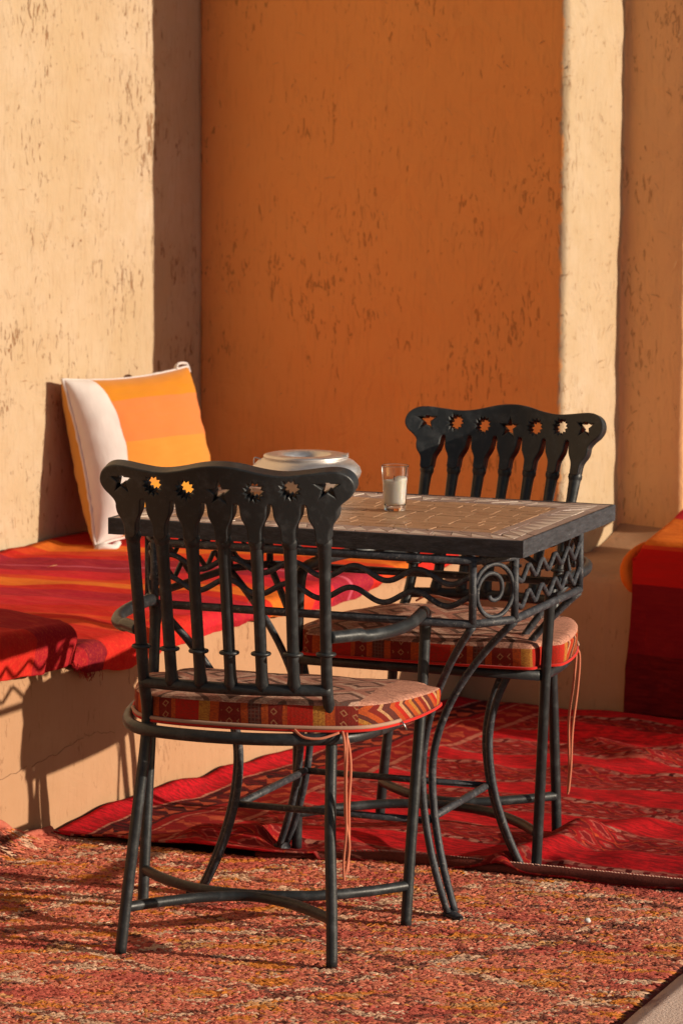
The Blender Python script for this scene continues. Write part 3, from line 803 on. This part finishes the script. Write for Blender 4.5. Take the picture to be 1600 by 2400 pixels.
def build_chair(loc, label, skew, cushion_label, strings, bw=1.0, cshift=0.0, cslope=.03, hz=0.0):
    t_ = empty('iron_chair', (loc[0], loc[1], 0), loc[2]); tag(t_, label, 'chair', 'iron chairs at the table')
    K = lambda p: Vector((p[0]*(1 + (bw-1)*sstep(.40, .55, p[2])*(1 if p[1] < -.1 else 0)) + skew*p[2], p[1], p[2] + (hz*sstep(.45, .85, p[2]) if p[1] < -.1 else 0)))
    def rod(name, pts, r, **k): return tube_obj(name, [K(p) for p in pts], r, IRON, t_, **k)
    make_crest(t_, IRON, skew, bw, hz)
    # rear legs run up into the outer spindles
    for s in (-1, 1):
        path = [(s*.2009, -.1707, 0), (s*.195, stile_y(.10)+.006, .10), (s*.184, stile_y(.25), .25), (s*.175, stile_y(.42), .42), (s*.173, stile_y(.51)+bow(.173), .51), (s*.175, stile_y(.64)+bow(.175), .64), (s*.178, stile_y(.76)+bow(.178), .76), (s*.178, stile_y(.81)+bow(.178), .81)]
        pth = catmull(path, 6); rad = [.0108 if p.z < .70 else .0108 + .0026*sstep(.7, .8, p.z) for p in pth]
        rod('rear_leg', pth, rad, seg=14)
    for i in range(7):
        xb, xt = spx_bot(i), SPX[i]
        def pt(z):
            q = (z-.51)/.28; x = xb + (xt-xb)*q; return (x, stile_y(z)+bow(x), z)
        if 0 < i < 6:
            zs = [.505 + .31*k/24 for k in range(25)]
            rad = []
            for z in zs: rad.append(.0110 + .0030*math.exp(-((z-.512)/.008)**2) + .0020*sstep(.7, .8, z))
            sp_ = rod('spindle', [pt(z) for z in zs], rad, seg=14)
        zr = .572
        P = [Vector(pt(zr)) + Vector((.0145*math.cos(a)*1.05, .0145*math.sin(a), 0)) for a in [2*math.pi*k/20 for k in range(20)]]
        rod('ring', P, .0036, seg=8, closed=True)
        # cast knuckle below the crest
        zk = .775
        rod('knuckle', [pt(zk-.016), pt(zk-.008), pt(zk-.003), pt(zk+.003), pt(zk+.008), pt(zk+.016)], [.0112, .0130, .0152, .0152, .0130, .0118], seg=14)
    rod('back_rail', catmull([(x, stile_y(.505)+bow(x)-.001, .505 - .0*x) for x in (-.178, -.12, -.06, 0, .06, .12, .178)], 5), .0112, seg=14)
    # seat hoop passing outside the rear legs
    hoop = [(-.262, .232, .413), (-.262, .12, .413), (-.244, .0, .413), (-.214, -.085, .413), (-.165, -.132, .413), (-.08, -.158, .413), (0, -.165, .413), (.08, -.158, .413), (.165, -.132, .413), (.214, -.085, .413), (.244, 0, .413), (.262, .12, .413), (.262, .232, .413)]
    rod('seat_hoop', catmull(hoop, 6), .0118, seg=14)
    rod('seat_rail', [(-.258, .236, .413), (-.1, .240, .413), (.1, .240, .413), (.258, .236, .413)], .0115, seg=14)
    # front legs continue over a bend into the arms
    for s in (-1, 1):
        arm = [(s*.262, .1707, 0), (s*.263, .185, .12), (s*.265, .208, .28), (s*.267, .230, .42), (s*.268, .240, .53), (s*.268, .242, .572), (s*.269, .233, .592), (s*.270, .212, .600), (s*.275, .15, .601), (s*.277, .07, .600), (s*.268, .0, .600), (s*.250, -.06, .600), (s*.217, -.112, .601), (s*.180, stile_y(.60)+bow(.18)+.004, .602)]
        pth = catmull(arm, 7); rad = [.0108 if p.z < .55 else .0118 for p in pth]
        rod('front_leg', pth[:7*6], rad[:7*6], seg=14)
        rod('arm', pth[7*6-1:], rad[7*6-1:], seg=14)
    # two bowed stretchers meeting in the middle
    rod('stretcher', catmull([(-.196, -.157, .083), (-.15, -.105, .083), (-.08, -.045, .083), (0, -.015, .083), (.08, -.045, .083), (.15, -.105, .083), (.196, -.157, .083)], 6), .0102, seg=12)
    rod('stretcher', catmull([(-.263, .182, .075), (-.20, .105, .077), (-.11, .035, .079), (0, .010, .080), (.11, .035, .079), (.20, .105, .077), (.263, .182, .075)], 6), .0102, seg=12)
    # ---- loose cushion
    cz = .4248
    ce = empty('seat_cushion', tuple(t_.location) , loc[2]); tag(ce, cushion_label, 'cushion', 'kilim seat cushions')
    outl = [(-.235, .262), (-.12, .266), (0, .268), (.12, .266), (.235, .262), (.250, .250), (.250, .222), (.262, .208), (.278, .200), (.288, .185), (.286, .12), (.272, .03), (.244, -.06), (.210, -.112), (.150, -.135), (.07, -.146), (0, -.149), (-.07, -.146), (-.150, -.135), (-.210, -.112), (-.244, -.06), (-.272, .03), (-.286, .12), (-.288, .185), (-.278, .200), (-.262, .208), (-.250, .222), (-.250, .250)]
    O = smooth_outline(outl, 2)
    m = len(O); Z0, Z1 = cz, cz + .056
    rings = [(.86, Z0), (.975, Z0+.001), (.995, Z0+.006), (1.0, Z0+.03), (.998, Z1-.012), (.992, Z1-.005), (.975, Z1+.001), (.93, Z1+.004), (.8, Z1+.008), (.55, Z1+.010), (.28, Z1+.010), (.02, Z1+.010)]
    v = []; f = []; mi = []
    for k, (sc, z) in enumerate(rings):
        for (x, y) in O:
            yy = .05 + (y-.05)*sc; xx = x*sc
            h = .0055*nz(xx, yy, z*.5, 7) + .0018*nz(xx, yy, z, 26)
            if k in (3, 4): xx, yy = xx*(1+.016*(nz(xx, yy, 0, 11))), yy*(1+.016*nz(xx, yy, 3, 11))
            z2 = z - cslope*(yy+.15)*(z-Z0)/.056
            v.append(tuple(Vector((xx + cshift + skew*z2, yy, z2 + (h if k > 5 else 0)))))
    for k in range(len(rings)-1):
        for i in range(m):
            j = (i+1) % m; f.append((k*m+i, k*m+j, (k+1)*m+j, (k+1)*m+i)); mi.append(0 if k < 5 else 1)
    f.append(tuple(reversed(range(m)))); mi.append(0)
    f.append(tuple((len(rings)-1)*m+i for i in range(m))); mi.append(1)
    cs = mesh('cover', v, f, None, ce, mats=[FABRIC, FABRIC_TOP], mi=mi)
    piping = [Vector((x*1.003+cshift+skew*Z0, .05+(y-.05)*1.003, Z0+.004)) for x, y in O]
    tube_obj('piping', piping, .0032, PIPE, ce, seg=6, closed=True)
    zo = [p for p in O if p[1] < -.02]
    zo = sorted(zo, key=lambda p: p[0])
    zt = [Vector((x*1.008+cshift+skew*Z0, .05+(y-.05)*1.008, Z0+.010)) for x, y in zo]
    zp = tube_obj('zip_tape', zt, .0036, TAPE, ce, seg=8, sy=1.0)
    pz = zt[-1]
    tube_obj('zip_pull', [pz, pz+Vector((.006, -.002, -.005)), pz+Vector((.012, -.002, -.017))], .0018, STEEL, zp, seg=6)
    for pts in strings:
        tube_obj('tie', catmull([K(p) for p in pts], 8), .0026, TIE, ce, seg=6)
    return t_

# kilim upholstery
def fabric(name, top):
    t = NT(name); co = t.coord(); x, y, z = t.sep(co)
    ax = t.math('ADD', x, t.math('MULTIPLY', t.math('SUBTRACT', t.noise(co, 14, 2), .5), .006))
    def tri(a, p, ph=0.): return t.math('ABSOLUTE', t.math('SUBTRACT', t.math('MULTIPLY', t.math('FRACT', t.math('DIVIDE', t.math('ADD', a, ph), p)), 2.0), 1.0))
    per = t.math('FRACT', t.math('DIVIDE', t.math('ADD', ax, .30), .215))
    red, yel, mar, org, blk, crm = (.50, .014, .010), (.52, .25, .045), (.16, .010, .012), (.52, .095, .02), (.030, .026, .026), (.58, .36, .17)
    col = t.ramp(per, [(0, red), (.12, yel), (.22, red), (.225, org), (.30, mar), (.50, org), (.56, blk), (.68, org), (.74, mar), (.86, org), (.90, red)], 'CONSTANT')
    # small woven figures in the dark bands
    fy = t.math('ADD', y, t.math('MULTIPLY', z, 1.0))
    cell = t.math('ADD', t.math('MULTIPLY', tri(x, .021), .5), t.math('MULTIPLY', tri(fy, .021), .5))
    fig = t.ramp(cell, [(0, 0.), (.66, 1.), (.80, 0.)], 'CONSTANT')
    inb = t.ramp(per, [(0, 0.), (.32, .6), (.48, 0.), (.76, .6), (.85, 0.)], 'CONSTANT')
    col = t.mix(t.math('MULTIPLY', fig, inb), col, crm)
    inb2 = t.ramp(per, [(0, 0.), (.57, .6), (.67, 0.)], 'CONSTANT')
    grid = t.ramp(t.math('MAXIMUM', tri(x, .007), tri(fy, .007)), [(0, 0.), (.7, 1.)], 'CONSTANT')
    col = t.mix(t.math('MULTIPLY', grid, inb2), col, (.13, .11, .09))
    # chevrons on the flanks, bands running round the sides
    sy_ = t.math('FRACT', t.math('DIVIDE', t.math('ADD', t.math('ADD', y, t.math('MULTIPLY', tri(z, .064, -.40), .045)), .3), .15))
    chev = t.ramp(sy_, [(0, red), (.10, crm), (.18, blk), (.24, org), (.34, yel), (.42, blk), (.50, org), (.60, mar), (.70, crm), (.76, blk), (.90, org)], 'CONSTANT')
    side = t.math('MULTIPLY', t.ramp(t.math('ABSOLUTE', x), [(0, 0.), (.232, 1.)], 'CONSTANT'), t.ramp(y, [(0, 1.), (.232, 0.)], 'CONSTANT'))
    endc = t.ramp(y, [(0, (.50, .09, .02)), (.150, yel), (.165, org), (.172, red)], 'CONSTANT')
    chev = t.mix(t.ramp(y, [(0, 0.), (.145, 1.)], 'CONSTANT'), chev, endc)
    if not top: col = t.mix(side, col, chev)
    else:
        dz = t.math('ADD', t.math('MULTIPLY', tri(x, .20, .1), .6), t.math('MULTIPLY', tri(y, .17), .4))
        geo = t.ramp(dz, [(0, (0.621, 0.351, 0.270)), (.18, (0.101, 0.078, 0.068)), (.27, (0.756, 0.486, 0.365)), (.36, (0.567, 0.257, 0.189)), (.50, (0.121, 0.095, 0.081)), (.56, (0.756, 0.472, 0.351)), (.70, (0.621, 0.324, 0.243)), (.82, (0.135, 0.101, 0.081)), (.90, (0.729, 0.446, 0.338))], 'CONSTANT')
        edge = t.ramp(t.math('ABSOLUTE', x), [(0, 0.), (.232, 1.)], 'CONSTANT')
        col = t.mix(edge, geo, (0.729, 0.365, 0.257))
        streak = t.noise(t.coord(scale=(.35, 1.6, 1)), 95, 3, .7, .5)
        col = t.mix(t.ramp(streak, [(.54, 0.), (.62, .6)]), col, (.14, .085, .06))
        col = t.mix(t.ramp(t.noise(co, 18, 4, .6), [(.4, .25), (.65, 0.)]), col, (.44, .18, .12))
    w = t.math('SINE', t.math('MULTIPLY', t.math('ADD', y, z), 2600)); w2 = t.math('SINE', t.math('MULTIPLY', x, 2600))
    thr = t.noise(t.coord(scale=(.5, 1, 1)), 420, 2, .6)
    col = t.mix(t.ramp(thr, [(.38, .55), (.62, 0.)]), col, (.16, .035, .022))
    if not top: col = t.mix(.18, col, (.34, .05, .025))
    return t.fin(col, .92, normal=t.bump(t.math('ADD', t.math('MULTIPLY', t.math('ADD', w, w2), .2), thr), .0009, .6), spec=.08)
FABRIC = fabric('kilim_fabric', False); FABRIC_TOP = fabric('kilim_fabric_top', True)
PIPE = cloth_plain('red_piping', (.58, .02, .012), .85, .2); TIE = cloth_plain('tie_tape', (.58, .19, .11), .8, .2)
TAPE = cloth_plain('zip_tape', (.46, .27, .19), .8, .1)
t = NT('steel'); STEEL = t.fin((.45, .44, .42), .35, 1.0)
S1 = [[(.205, -.125, .425), (.216, -.14, .40), (.221, -.145, .36), (.218, -.14, .30), (.220, -.142, .24), (.219, -.14, .17)],
      [(.200, -.13, .428), (.209, -.148, .41), (.212, -.148, .35), (.213, -.146, .28), (.222, -.145, .22), (.215, -.142, .165)],
      [(.207, -.125, .425), (.213, -.146, .405), (.214, -.15, .33), (.216, -.147, .25), (.212, -.145, .19), (.214, -.144, .155)],
      [(.115, -.150, .432), (.135, -.158, .420), (.165, -.152, .418), (.195, -.135, .427)]]
S2 = [[(-.232, -.075, .425), (-.240, -.100, .40), (-.241, -.103, .33), (-.238, -.1, .24), (-.241, -.1, .16), (-.240, -.1, .105)],
      [(-.228, -.085, .425), (-.231, -.106, .40), (-.230, -.106, .33), (-.227, -.104, .26), (-.236, -.104, .16), (-.238, -.103, .10)],
      [(.15, -.142, .488), (.10, -.10, .507), (.03, -.07, .503), (-.03, -.05, .501)]]
build_chair(CH1, 'black iron armchair with pierced star crest, standing on the thick pile rug', .020, 'patterned red and grey kilim cushion with zip, on the near iron chair', S1, 1.0, .028, .055, .012)
build_chair(CH2, 'black iron armchair between the table and the shaded wall, its star crest above the tabletop', -.068, 'patterned kilim cushion half hidden below the tabletop, on the chair by the wall', S2, .935, .0, .02, -.014)

# ------------------------------------------------------------------ table
tab = empty('mosaic_table', (TAB[0], TAB[1], 0), TAB[2])
tag(tab, 'rectangular mosaic-topped iron table with scrollwork apron and curved legs', 'table')
TL, TD, TZ, TT = .4255, .2961, .75, .0325
def trod(name, pts, r, parent=tab, mat=WORN, **k): return tube_obj(name, pts, r, mat, parent, **k)
# top: iron rim, bed, tiles
top = MB().add(*box(-TL+.004, TL-.004, -TD+.004, TD-.004, TZ-TT+.003, TZ-.0045)).build('tabletop', None, tab, smooth=False)
t = NT('grout'); GROUT = t.fin(t.mix(t.noise(t.coord(), 70, 4), (.42, .31, .25), (.30, .20, .16)), .9, spec=.1)
top.data.materials.append(GROUT)
rimc = [(-TL, -TD), (TL, -TD), (TL, TD), (-TL, TD)]
for k in range(4):
    a = Vector((*rimc[k], 0)); b = Vector((*rimc[(k+1) % 4], 0)); u = (b-a).normalized(); nrm = Vector((u.y, -u.x, 0))
    L = (b-a).length; n = max(8, int(L/.02)); v = []; f = []
    for i in range(n+1):
        s_ = i/n; w_ = .0055
        mit = w_ if True else 0
        po = a + u*(L*s_); pi_ = a + u*(w_ + (L-2*w_)*s_) - nrm*w_
        j1 = .0007*nz(po.x, po.y, 1, 40); j2 = .0012*nz(po.x, po.y, 5, 30)
        v += [tuple(po + nrm*j1 + Vector((0, 0, TZ-TT+j2))), tuple(po + nrm*j1 + Vector((0, 0, TZ-.0012))), tuple(po - nrm*.0012 + Vector((0, 0, TZ+.0002+j1))), tuple(pi_ + Vector((0, 0, TZ+.0001))), tuple(pi_ + Vector((0, 0, TZ-TT+j2)))]
    for i in range(n):
        for q in range(5):
            q2 = (q+1) % 5; f.append((i*5+q, (i+1)*5+q, (i+1)*5+q2, i*5+q2))
    f.append((4, 3, 2, 1, 0)); f.append(tuple(n*5+q for q in range(5)))
    mesh('rim', v, f, RIM, top, smooth=False)
def tile_mat(name, c1, c2, rough=.42):
    t = NT(name); oi = t.n('ShaderNodeObjectInfo'); co = t.coord()
    col = t.mix(oi.outputs['Random'], c1, c2)
    nn = t.noise(t.coord(kind='Generated'), 3, 4, .7)
    col = t.mix(t.ramp(t.noise(co, 60, 5, .7), [(.4, .45), (.66, 0.)]), col, tuple(x*.62 for x in c1))
    return t.fin(col, t.ramp(t.noise(co, 90, 4), [(.3, rough-.10), (.7, rough+.2)]), normal=t.bump(t.noise(co, 45, 4, .7), .0012, .5), spec=.45)
TB = tile_mat('brown_tile', (.50, .29, .165), (.39, .21, .115)); TC = tile_mat('cream_tile', (.74, .61, .51), (.64, .50, .41)); TTP = tile_mat('taupe_tile', (.44, .315, .27), (.36, .25, .215))
def tile_mesh(poly, h=.005, gap=.0009):
    cx = sum(p[0] for p in poly)/len(poly); cy = sum(p[1] for p in poly)/len(poly); n = len(poly)
    def ins(p, g):
        q = math.hypot(p[0]-cx, p[1]-cy); k = max(.2, (q-g)/q); return (cx+(p[0]-cx)*k, cy+(p[1]-cy)*k)
    v = [(*ins(p, gap), -h) for p in poly] + [(*ins(p, gap), -.0009) for p in poly] + [(*ins(p, gap+.0012), 0) for p in poly]
    f = []
    for r_ in range(2):
        for i in range(n): j = (i+1) % n; f.append((r_*n+i, r_*n+j, (r_+1)*n+j, (r_+1)*n+i))
    f.append(tuple(2*n+i for i in range(n)))
    return v, f, (cx, cy)
def tile(name, poly, mat, tilt=.0):
    v, f, c = tile_mesh(poly)
    v = [(x-c[0], y-c[1], z) for x, y, z in v]
    o = mesh(name, v, f, mat, top, smooth=False, loc=(c[0], c[1], TZ - .0008 + random.uniform(-.0007, .0006)))
    o.rotation_euler = (random.gauss(0, tilt), random.gauss(0, tilt), 0)
    return o
EX, EY = TL-.0065, TD-.0065
b1, b2_, b3 = .022, .066, .086          # taupe band, triangle band, taupe band
# field of brown tiles in staggered rows
fx, fy_ = EX-b3, EY-b3
rows = 10; rh = 2*fy_/rows
for r_ in range(rows):
    y0 = -fy_ + r_*rh; x = -fx - random.uniform(0, .03)
    while x < fx:
        w_ = random.choice((.036, .05, .055, .062)); xa, xb = max(x, -fx), min(x+w_, fx)
        if xb-xa > .008:
            j = lambda: random.uniform(-.0014, .0014)
            tile('brown_tile', [(xa+j(), y0+j()), (xb+j(), y0+j()), (xb+j(), y0+rh+j()), (xa+j(), y0+rh+j())], TB, .006)
        x += w_
def band(e0, e1, mat, name, n_long, n_short):
    x0, y0, x1, y1 = EX-e0, EY-e0, EX-e1, EY-e1
    for sgn in (-1, 1):
        for k in range(n_long):
            a = -1+2*k/n_long; b = -1+2*(k+1)/n_long
            tile(name, [(x0*a, sgn*y0), (x0*b, sgn*y0), (x1*b, sgn*y1), (x1*a, sgn*y1)][::sgn*-1], mat, .004)
        for k in range(n_short):
            a = -1+2*k/n_short; b = -1+2*(k+1)/n_short
            tile(name, [(sgn*x0, y0*a), (sgn*x0, y0*b), (sgn*x1, y1*b), (sgn*x1, y1*a)][::sgn], mat, .004)
band(0, b1, TTP, 'border_tile', 10, 7)
band(b2_, b3, TTP, 'border_tile', 10, 7)
for sgn in (-1, 1):
    for lng in (True, False):
        E0, E1 = (EX-b1, EX-b2_) if lng else (EY-b1, EY-b2_); n = 19 if lng else 12
        o0, i0 = (EY-b1, EY-b2_) if lng else (EX-b1, EX-b2_)
        for k in range(n):
            a, b = -1+2*k/n, -1+2*(k+1)/n; m_ = (a+b)/2
            P1 = [(E0*a, o0), (E0*b, o0), (E1*m_, i0)]; P2 = [(E1*m_, i0), (E0*b, o0), (E1*(b+1/n) if k < n-1 else E1, i0)]
            for poly, mat, nm in ((P1, TC, 'cream_tile'), (P2, TTP, 'taupe_tile')):
                q = [((p[0], sgn*p[1]) if lng else (sgn*p[1], p[0])) for p in poly]
                ar = sum(q[i][0]*q[(i+1) % 3][1] - q[(i+1) % 3][0]*q[i][1] for i in range(3))
                if ar < 0: q = q[::-1]
                tile(nm, q, mat, .008)
# apron: octagonal frame with waves, zigzags and spirals
c_, b1_, a1_, d_ = .3263, .2940, .3800, .2052
OCT = [(-c_, -b1_), (c_, -b1_), (a1_, -d_), (a1_, d_), (c_, b1_), (-c_, b1_), (-a1_, d_), (-a1_, -d_)]
ZB, ZT = .586, .7065
apron = MB().add(*tube([(x, y, ZB) for x, y in OCT], .0082, seg=8, closed=True)).build('apron_frame', WORN, tab)
apr2 = MB().add(*tube([(x, y, ZT) for x, y in OCT], .0082, seg=8, closed=True)).build('apron_frame', WORN, tab)
for x, y in OCT: trod('post', [(x, y, ZB), (x, y, ZT)], .0078, seg=8)
for s in (-1, 1):
    for zc, ph in ((.672, 0.), (.630, .35)):
        n = 90
        trod('wave_bar', [(-c_ + 2*c_*k/n, s*b1_, zc + .0125*math.sin(2*math.pi*(c_ + -c_ + 2*c_*k/n)/.128 + ph)) for k in range(n+1)], .0056, seg=8)
    for zc in (.668, .618):
        pts = []
        for k in range(11):
            y = -d_ + 2*d_*k/10; pts.append((s*a1_, y*s, zc + (.0 if k == 0 else (-.0155 if k % 2 else .0155))))
        P = []
        for k in range(len(pts)-1):
            a, b = Vector(pts[k]), Vector(pts[k+1]); P += [a.lerp(b, q) for q in ((.12, .5, .88) if 0 < k < 9 else (.02, .5, .88))]
        trod('zigzag_bar', P, .0052, seg=8)
for i in (1, 3, 5, 7):
    a, b = Vector((*OCT[i], 0)), Vector((*OCT[(i+1) % 8], 0)); u = (b-a).normalized(); mid = (a+b)/2
    P = []
    for k in range(80):
        q = k/79; an = math.pi*.88 - q*2*math.pi*1.78; r_ = .0525*(1-q)**.75*(1 if q > .28 else 1) + .011
        r_ = min(r_, .053); ox = -.006*q; oz = -.004 + .004*q
        P.append(mid + u*(r_*.93*math.cos(an) + ox) + Vector((0, 0, (ZB+ZT)/2 + r_*math.sin(an)*1.02 + oz)))
    trod('spiral', P, .0046, seg=8)
# legs: two rods each, curving in to the stretcher and out to a flattened foot
A_, B_, HS = .1978, .1795, .1759
for sx in (-1, 1):
    for sy in (-1, 1):
        foot = Vector((.262*sx, .213*sy, .006)); rods = []
        for which in (0, 1):
            tp = Vector((c_*sx, b1_*sy, ZB-.004)) if which == 0 else Vector((a1_*sx, d_*sy, ZB-.004))
            dirp = Vector((-sx*.6, sy*.8, 0)) if which == 0 else Vector((sx*.6, -sy*.8, 0))
            mid = Vector((A_*sx, B_*sy, 0)) + dirp*.0115
            P = []
            for k in range(41):
                z = (ZB-.004)*(1-k/40) + .007*(k/40)
                if z > .27: q = ((z-.27)/(ZB-.004-.27))**1.9; p = mid.lerp(tp, q)
                else: q = ((.27-z)/.263)**1.9; p = mid.lerp(foot + dirp*.0085, q)
                P.append((p.x, p.y, z))
            trod('leg', P, [.0076]*36 + [.0075, .0074, .0072, .0070, .0066], seg=10)
        od = Vector((sx*.83, sy*.55, 0)); sd = Vector((-od.y, od.x, 0))
        v = []; f = []
        for k in range(7):
            q = k/6; c = foot + od*(.044*q - .012); wd = .014*math.sin(math.pi*(.32+.55*q))**.8 if k < 6 else .004; h = .010*(1-q)+.0035
            for w_ in (-1, -.5, 0, .5, 1): v.append((c.x+sd.x*wd*w_, c.y+sd.y*wd*w_, .0005 + h*(1-w_*w_*.5)))
            for w_ in (1, -1): v.append((c.x+sd.x*wd*w_, c.y+sd.y*wd*w_, -.002))
        for k in range(6):
            for q in range(7): f.append((k*7+q, (k+1)*7+q, (k+1)*7+(q+1) % 7, k*7+(q+1) % 7))
        f.append(tuple(range(7))[::-1]); f.append(tuple(42+q for q in range(7)))
        mesh('foot', v, f, WORN, tab)
for s in (-1, 1):
    trod('stretcher', [(-A_, s*B_, HS), (A_, s*B_, HS)], 0.0070, seg=8)
    trod('stretcher', [(s*A_, -B_, HS), (s*A_, B_, HS)], .0078, seg=8)

# ------------------------------------------------------------------ things on the table
t = NT('aluminium'); co = t.coord()
n1 = t.noise(t.coord(scale=(1, 1, 4)), 40, 5, .7)
ALU = t.fin(t.mix(n1, (.66, .62, .60), (.80, .77, .75)), t.ramp(n1, [(.3, .30), (.7, .50)]), .85, t.bump(n1, .0015, .35), .5)
pot = empty('metal_pot', (-.073, 7.245, TZ)); tag(pot, 'squat dull aluminium pot with wide flat rim on the mosaic tabletop', 'pot')
prof = [(.0, .0), (.062, .0), (.075, .006), (.098, .024), (.111, .044), (.1135, .052), (.110, .062), (.098, .074), (.083, .0815), (.079, .083)]
MB().add(*lathe(prof, 64)).build('body', ALU, pot)
rim = [(.074, .0795), (.084, .080), (.0875, .0835), (.086, .0865), (.078, .0885), (.060, .0885), (.052, .0875), (.046, .078), (.038, .066), (.0, .062)]
lid = MB().add(*lathe(rim, 64)).build('rim_lid', ALU, pot)
mesh('rest_slot', [(.050, -.016, .0878), (.083, -.030, .0905), (.087, .004, .0905), (.052, .006, .0878), (.050, -.016, .0855), (.083, -.030, .0862), (.087, .004, .0862), (.052, .006, .0855)], [(0, 1, 2, 3), (0, 4, 5, 1), (1, 5, 6, 2), (2, 6, 7, 3), (3, 7, 4, 0)], ALU, lid, smooth=False)
tube_obj('wire_handle', catmull([(-.088, .0, .075), (-.104, .0, .080), (-.106, -.004, .068), (-.100, -.005, .060)], 6), .0014, ALU, pot, seg=6)

glass = empty('glass_tumbler', (.106, 7.031, TZ)); tag(glass, 'small clear glass half filled with a white candle, on the mosaic tabletop', 'glass')
t = NT('clear_glass'); b = t.b; b.inputs['Base Color'].default_value = (1, 1, 1, 1); b.inputs['Roughness'].default_value = .02; b.inputs['Transmission Weight'].default_value = 1; b.inputs['IOR'].default_value = 1.45
GLASS = t.m
gp = [(.0001, .0005), (.012, .0005), (.0190, .0005), (.0203, .0008), (.0211, .0020), (.0214, .005), (.0228, .022), (.0250, .055), (.0272, .0875), (.0274, .0893), (.0273, .0904), (.0268, .0909), (.0264, .0904), (.0262, .0893), (.0260, .0875), (.0238, .055), (.0216, .022), (.0207, .0150), (.0202, .0120), (.0190, .0107), (.012, .0103), (.0001, .0103)]
MB().add(*lathe(gp, 48)).build('tumbler', GLASS, glass)
t = NT('candle_wax'); t.b.inputs['Subsurface Weight'].default_value = .35; t.b.inputs['Subsurface Radius'].default_value = (.02, .015, .01); t.b.inputs['Subsurface Scale'].default_value = .3
WAX = t.fin(t.mix(t.noise(t.coord(), 30, 3), (.80, .75, .66), (.84, .80, .73)), .55, spec=.3)
v = []; f = []; S = 40
def wr_(z): return .0203 + (.0258-.0203)*(z-.0125)/.078
for k in range(9):
    q = k/8
    for i in range(S):
        a = 2*math.pi*i/S; zt_ = .0605 + .0065*sstep(-.3, .3, math.cos(a)) ; z = .0135 + (zt_-.0135)*q; r_ = wr_(z)-.0002
        v.append((r_*math.cos(a), r_*math.sin(a), z))
for ring in (.6, .25):
    for i in range(S):
        a = 2*math.pi*i/S; r_ = .024*ring; z = .0600 + .0065*sstep(-.3, .3, math.cos(a)*ring) - .002*(1-ring)
        v.append((r_*math.cos(a), r_*math.sin(a), z))
for k in range(10):
    for i in range(S): j = (i+1) % S; f.append((k*S+i, k*S+j, (k+1)*S+j, (k+1)*S+i))
f.append(tuple(10*S+i for i in range(S))); f.append(tuple(reversed(range(S))))
wax = MB().add(v, f).build('candle', WAX, glass)
tube_obj('wick', [(-.002, 0, .058), (-.0025, .0, .066), (-.0015, .001, .0695)], .0008, NT('wick').fin((.02, .018, .016), .9), wax, seg=6)

# ------------------------------------------------------------------ small litter
t = NT('pebble'); PEB = t.fin((.72, .70, .68), .7)
def scrap(name, loc, s, label, mat, cat):
    bm = bmesh.new(); bmesh.ops.create_icosphere(bm, subdivisions=2, radius=1)
    for v_ in bm.verts:
        k = 1+.35*nz(*v_.co, 1.3); v_.co = Vector((v_.co.x*k*s[0], v_.co.y*k*s[1], v_.co.z*k*s[2]))
    me = bpy.data.meshes.new(name); bm.to_mesh(me); bm.free()
    o = link(name, me, mat, None, loc); tag(o, label, cat); return o
scrap('crumpled_paper', (.474, 6.663, .009), (.007, .006, .005), 'tiny white crumpled paper scrap lying on the salmon pile rug', PEB, 'litter')
DRY = NT('dry_leaf').fin((.62, .36, .16), .8)
lf = mesh('dry_leaf', [(-.014, 0, 0), (-.004, .003, .002), (.012, .001, .004), (-.004, -.003, .003)], [(0, 1, 2, 3)], DRY, loc=tuple(W(-.62, -.19, .408)), rz=.4)
sm = lf.modifiers.new('thick', 'SOLIDIFY'); sm.thickness = .0008
tag(lf, 'small dry leaf lying on the maroon stripe of the bench cloth', 'leaf')
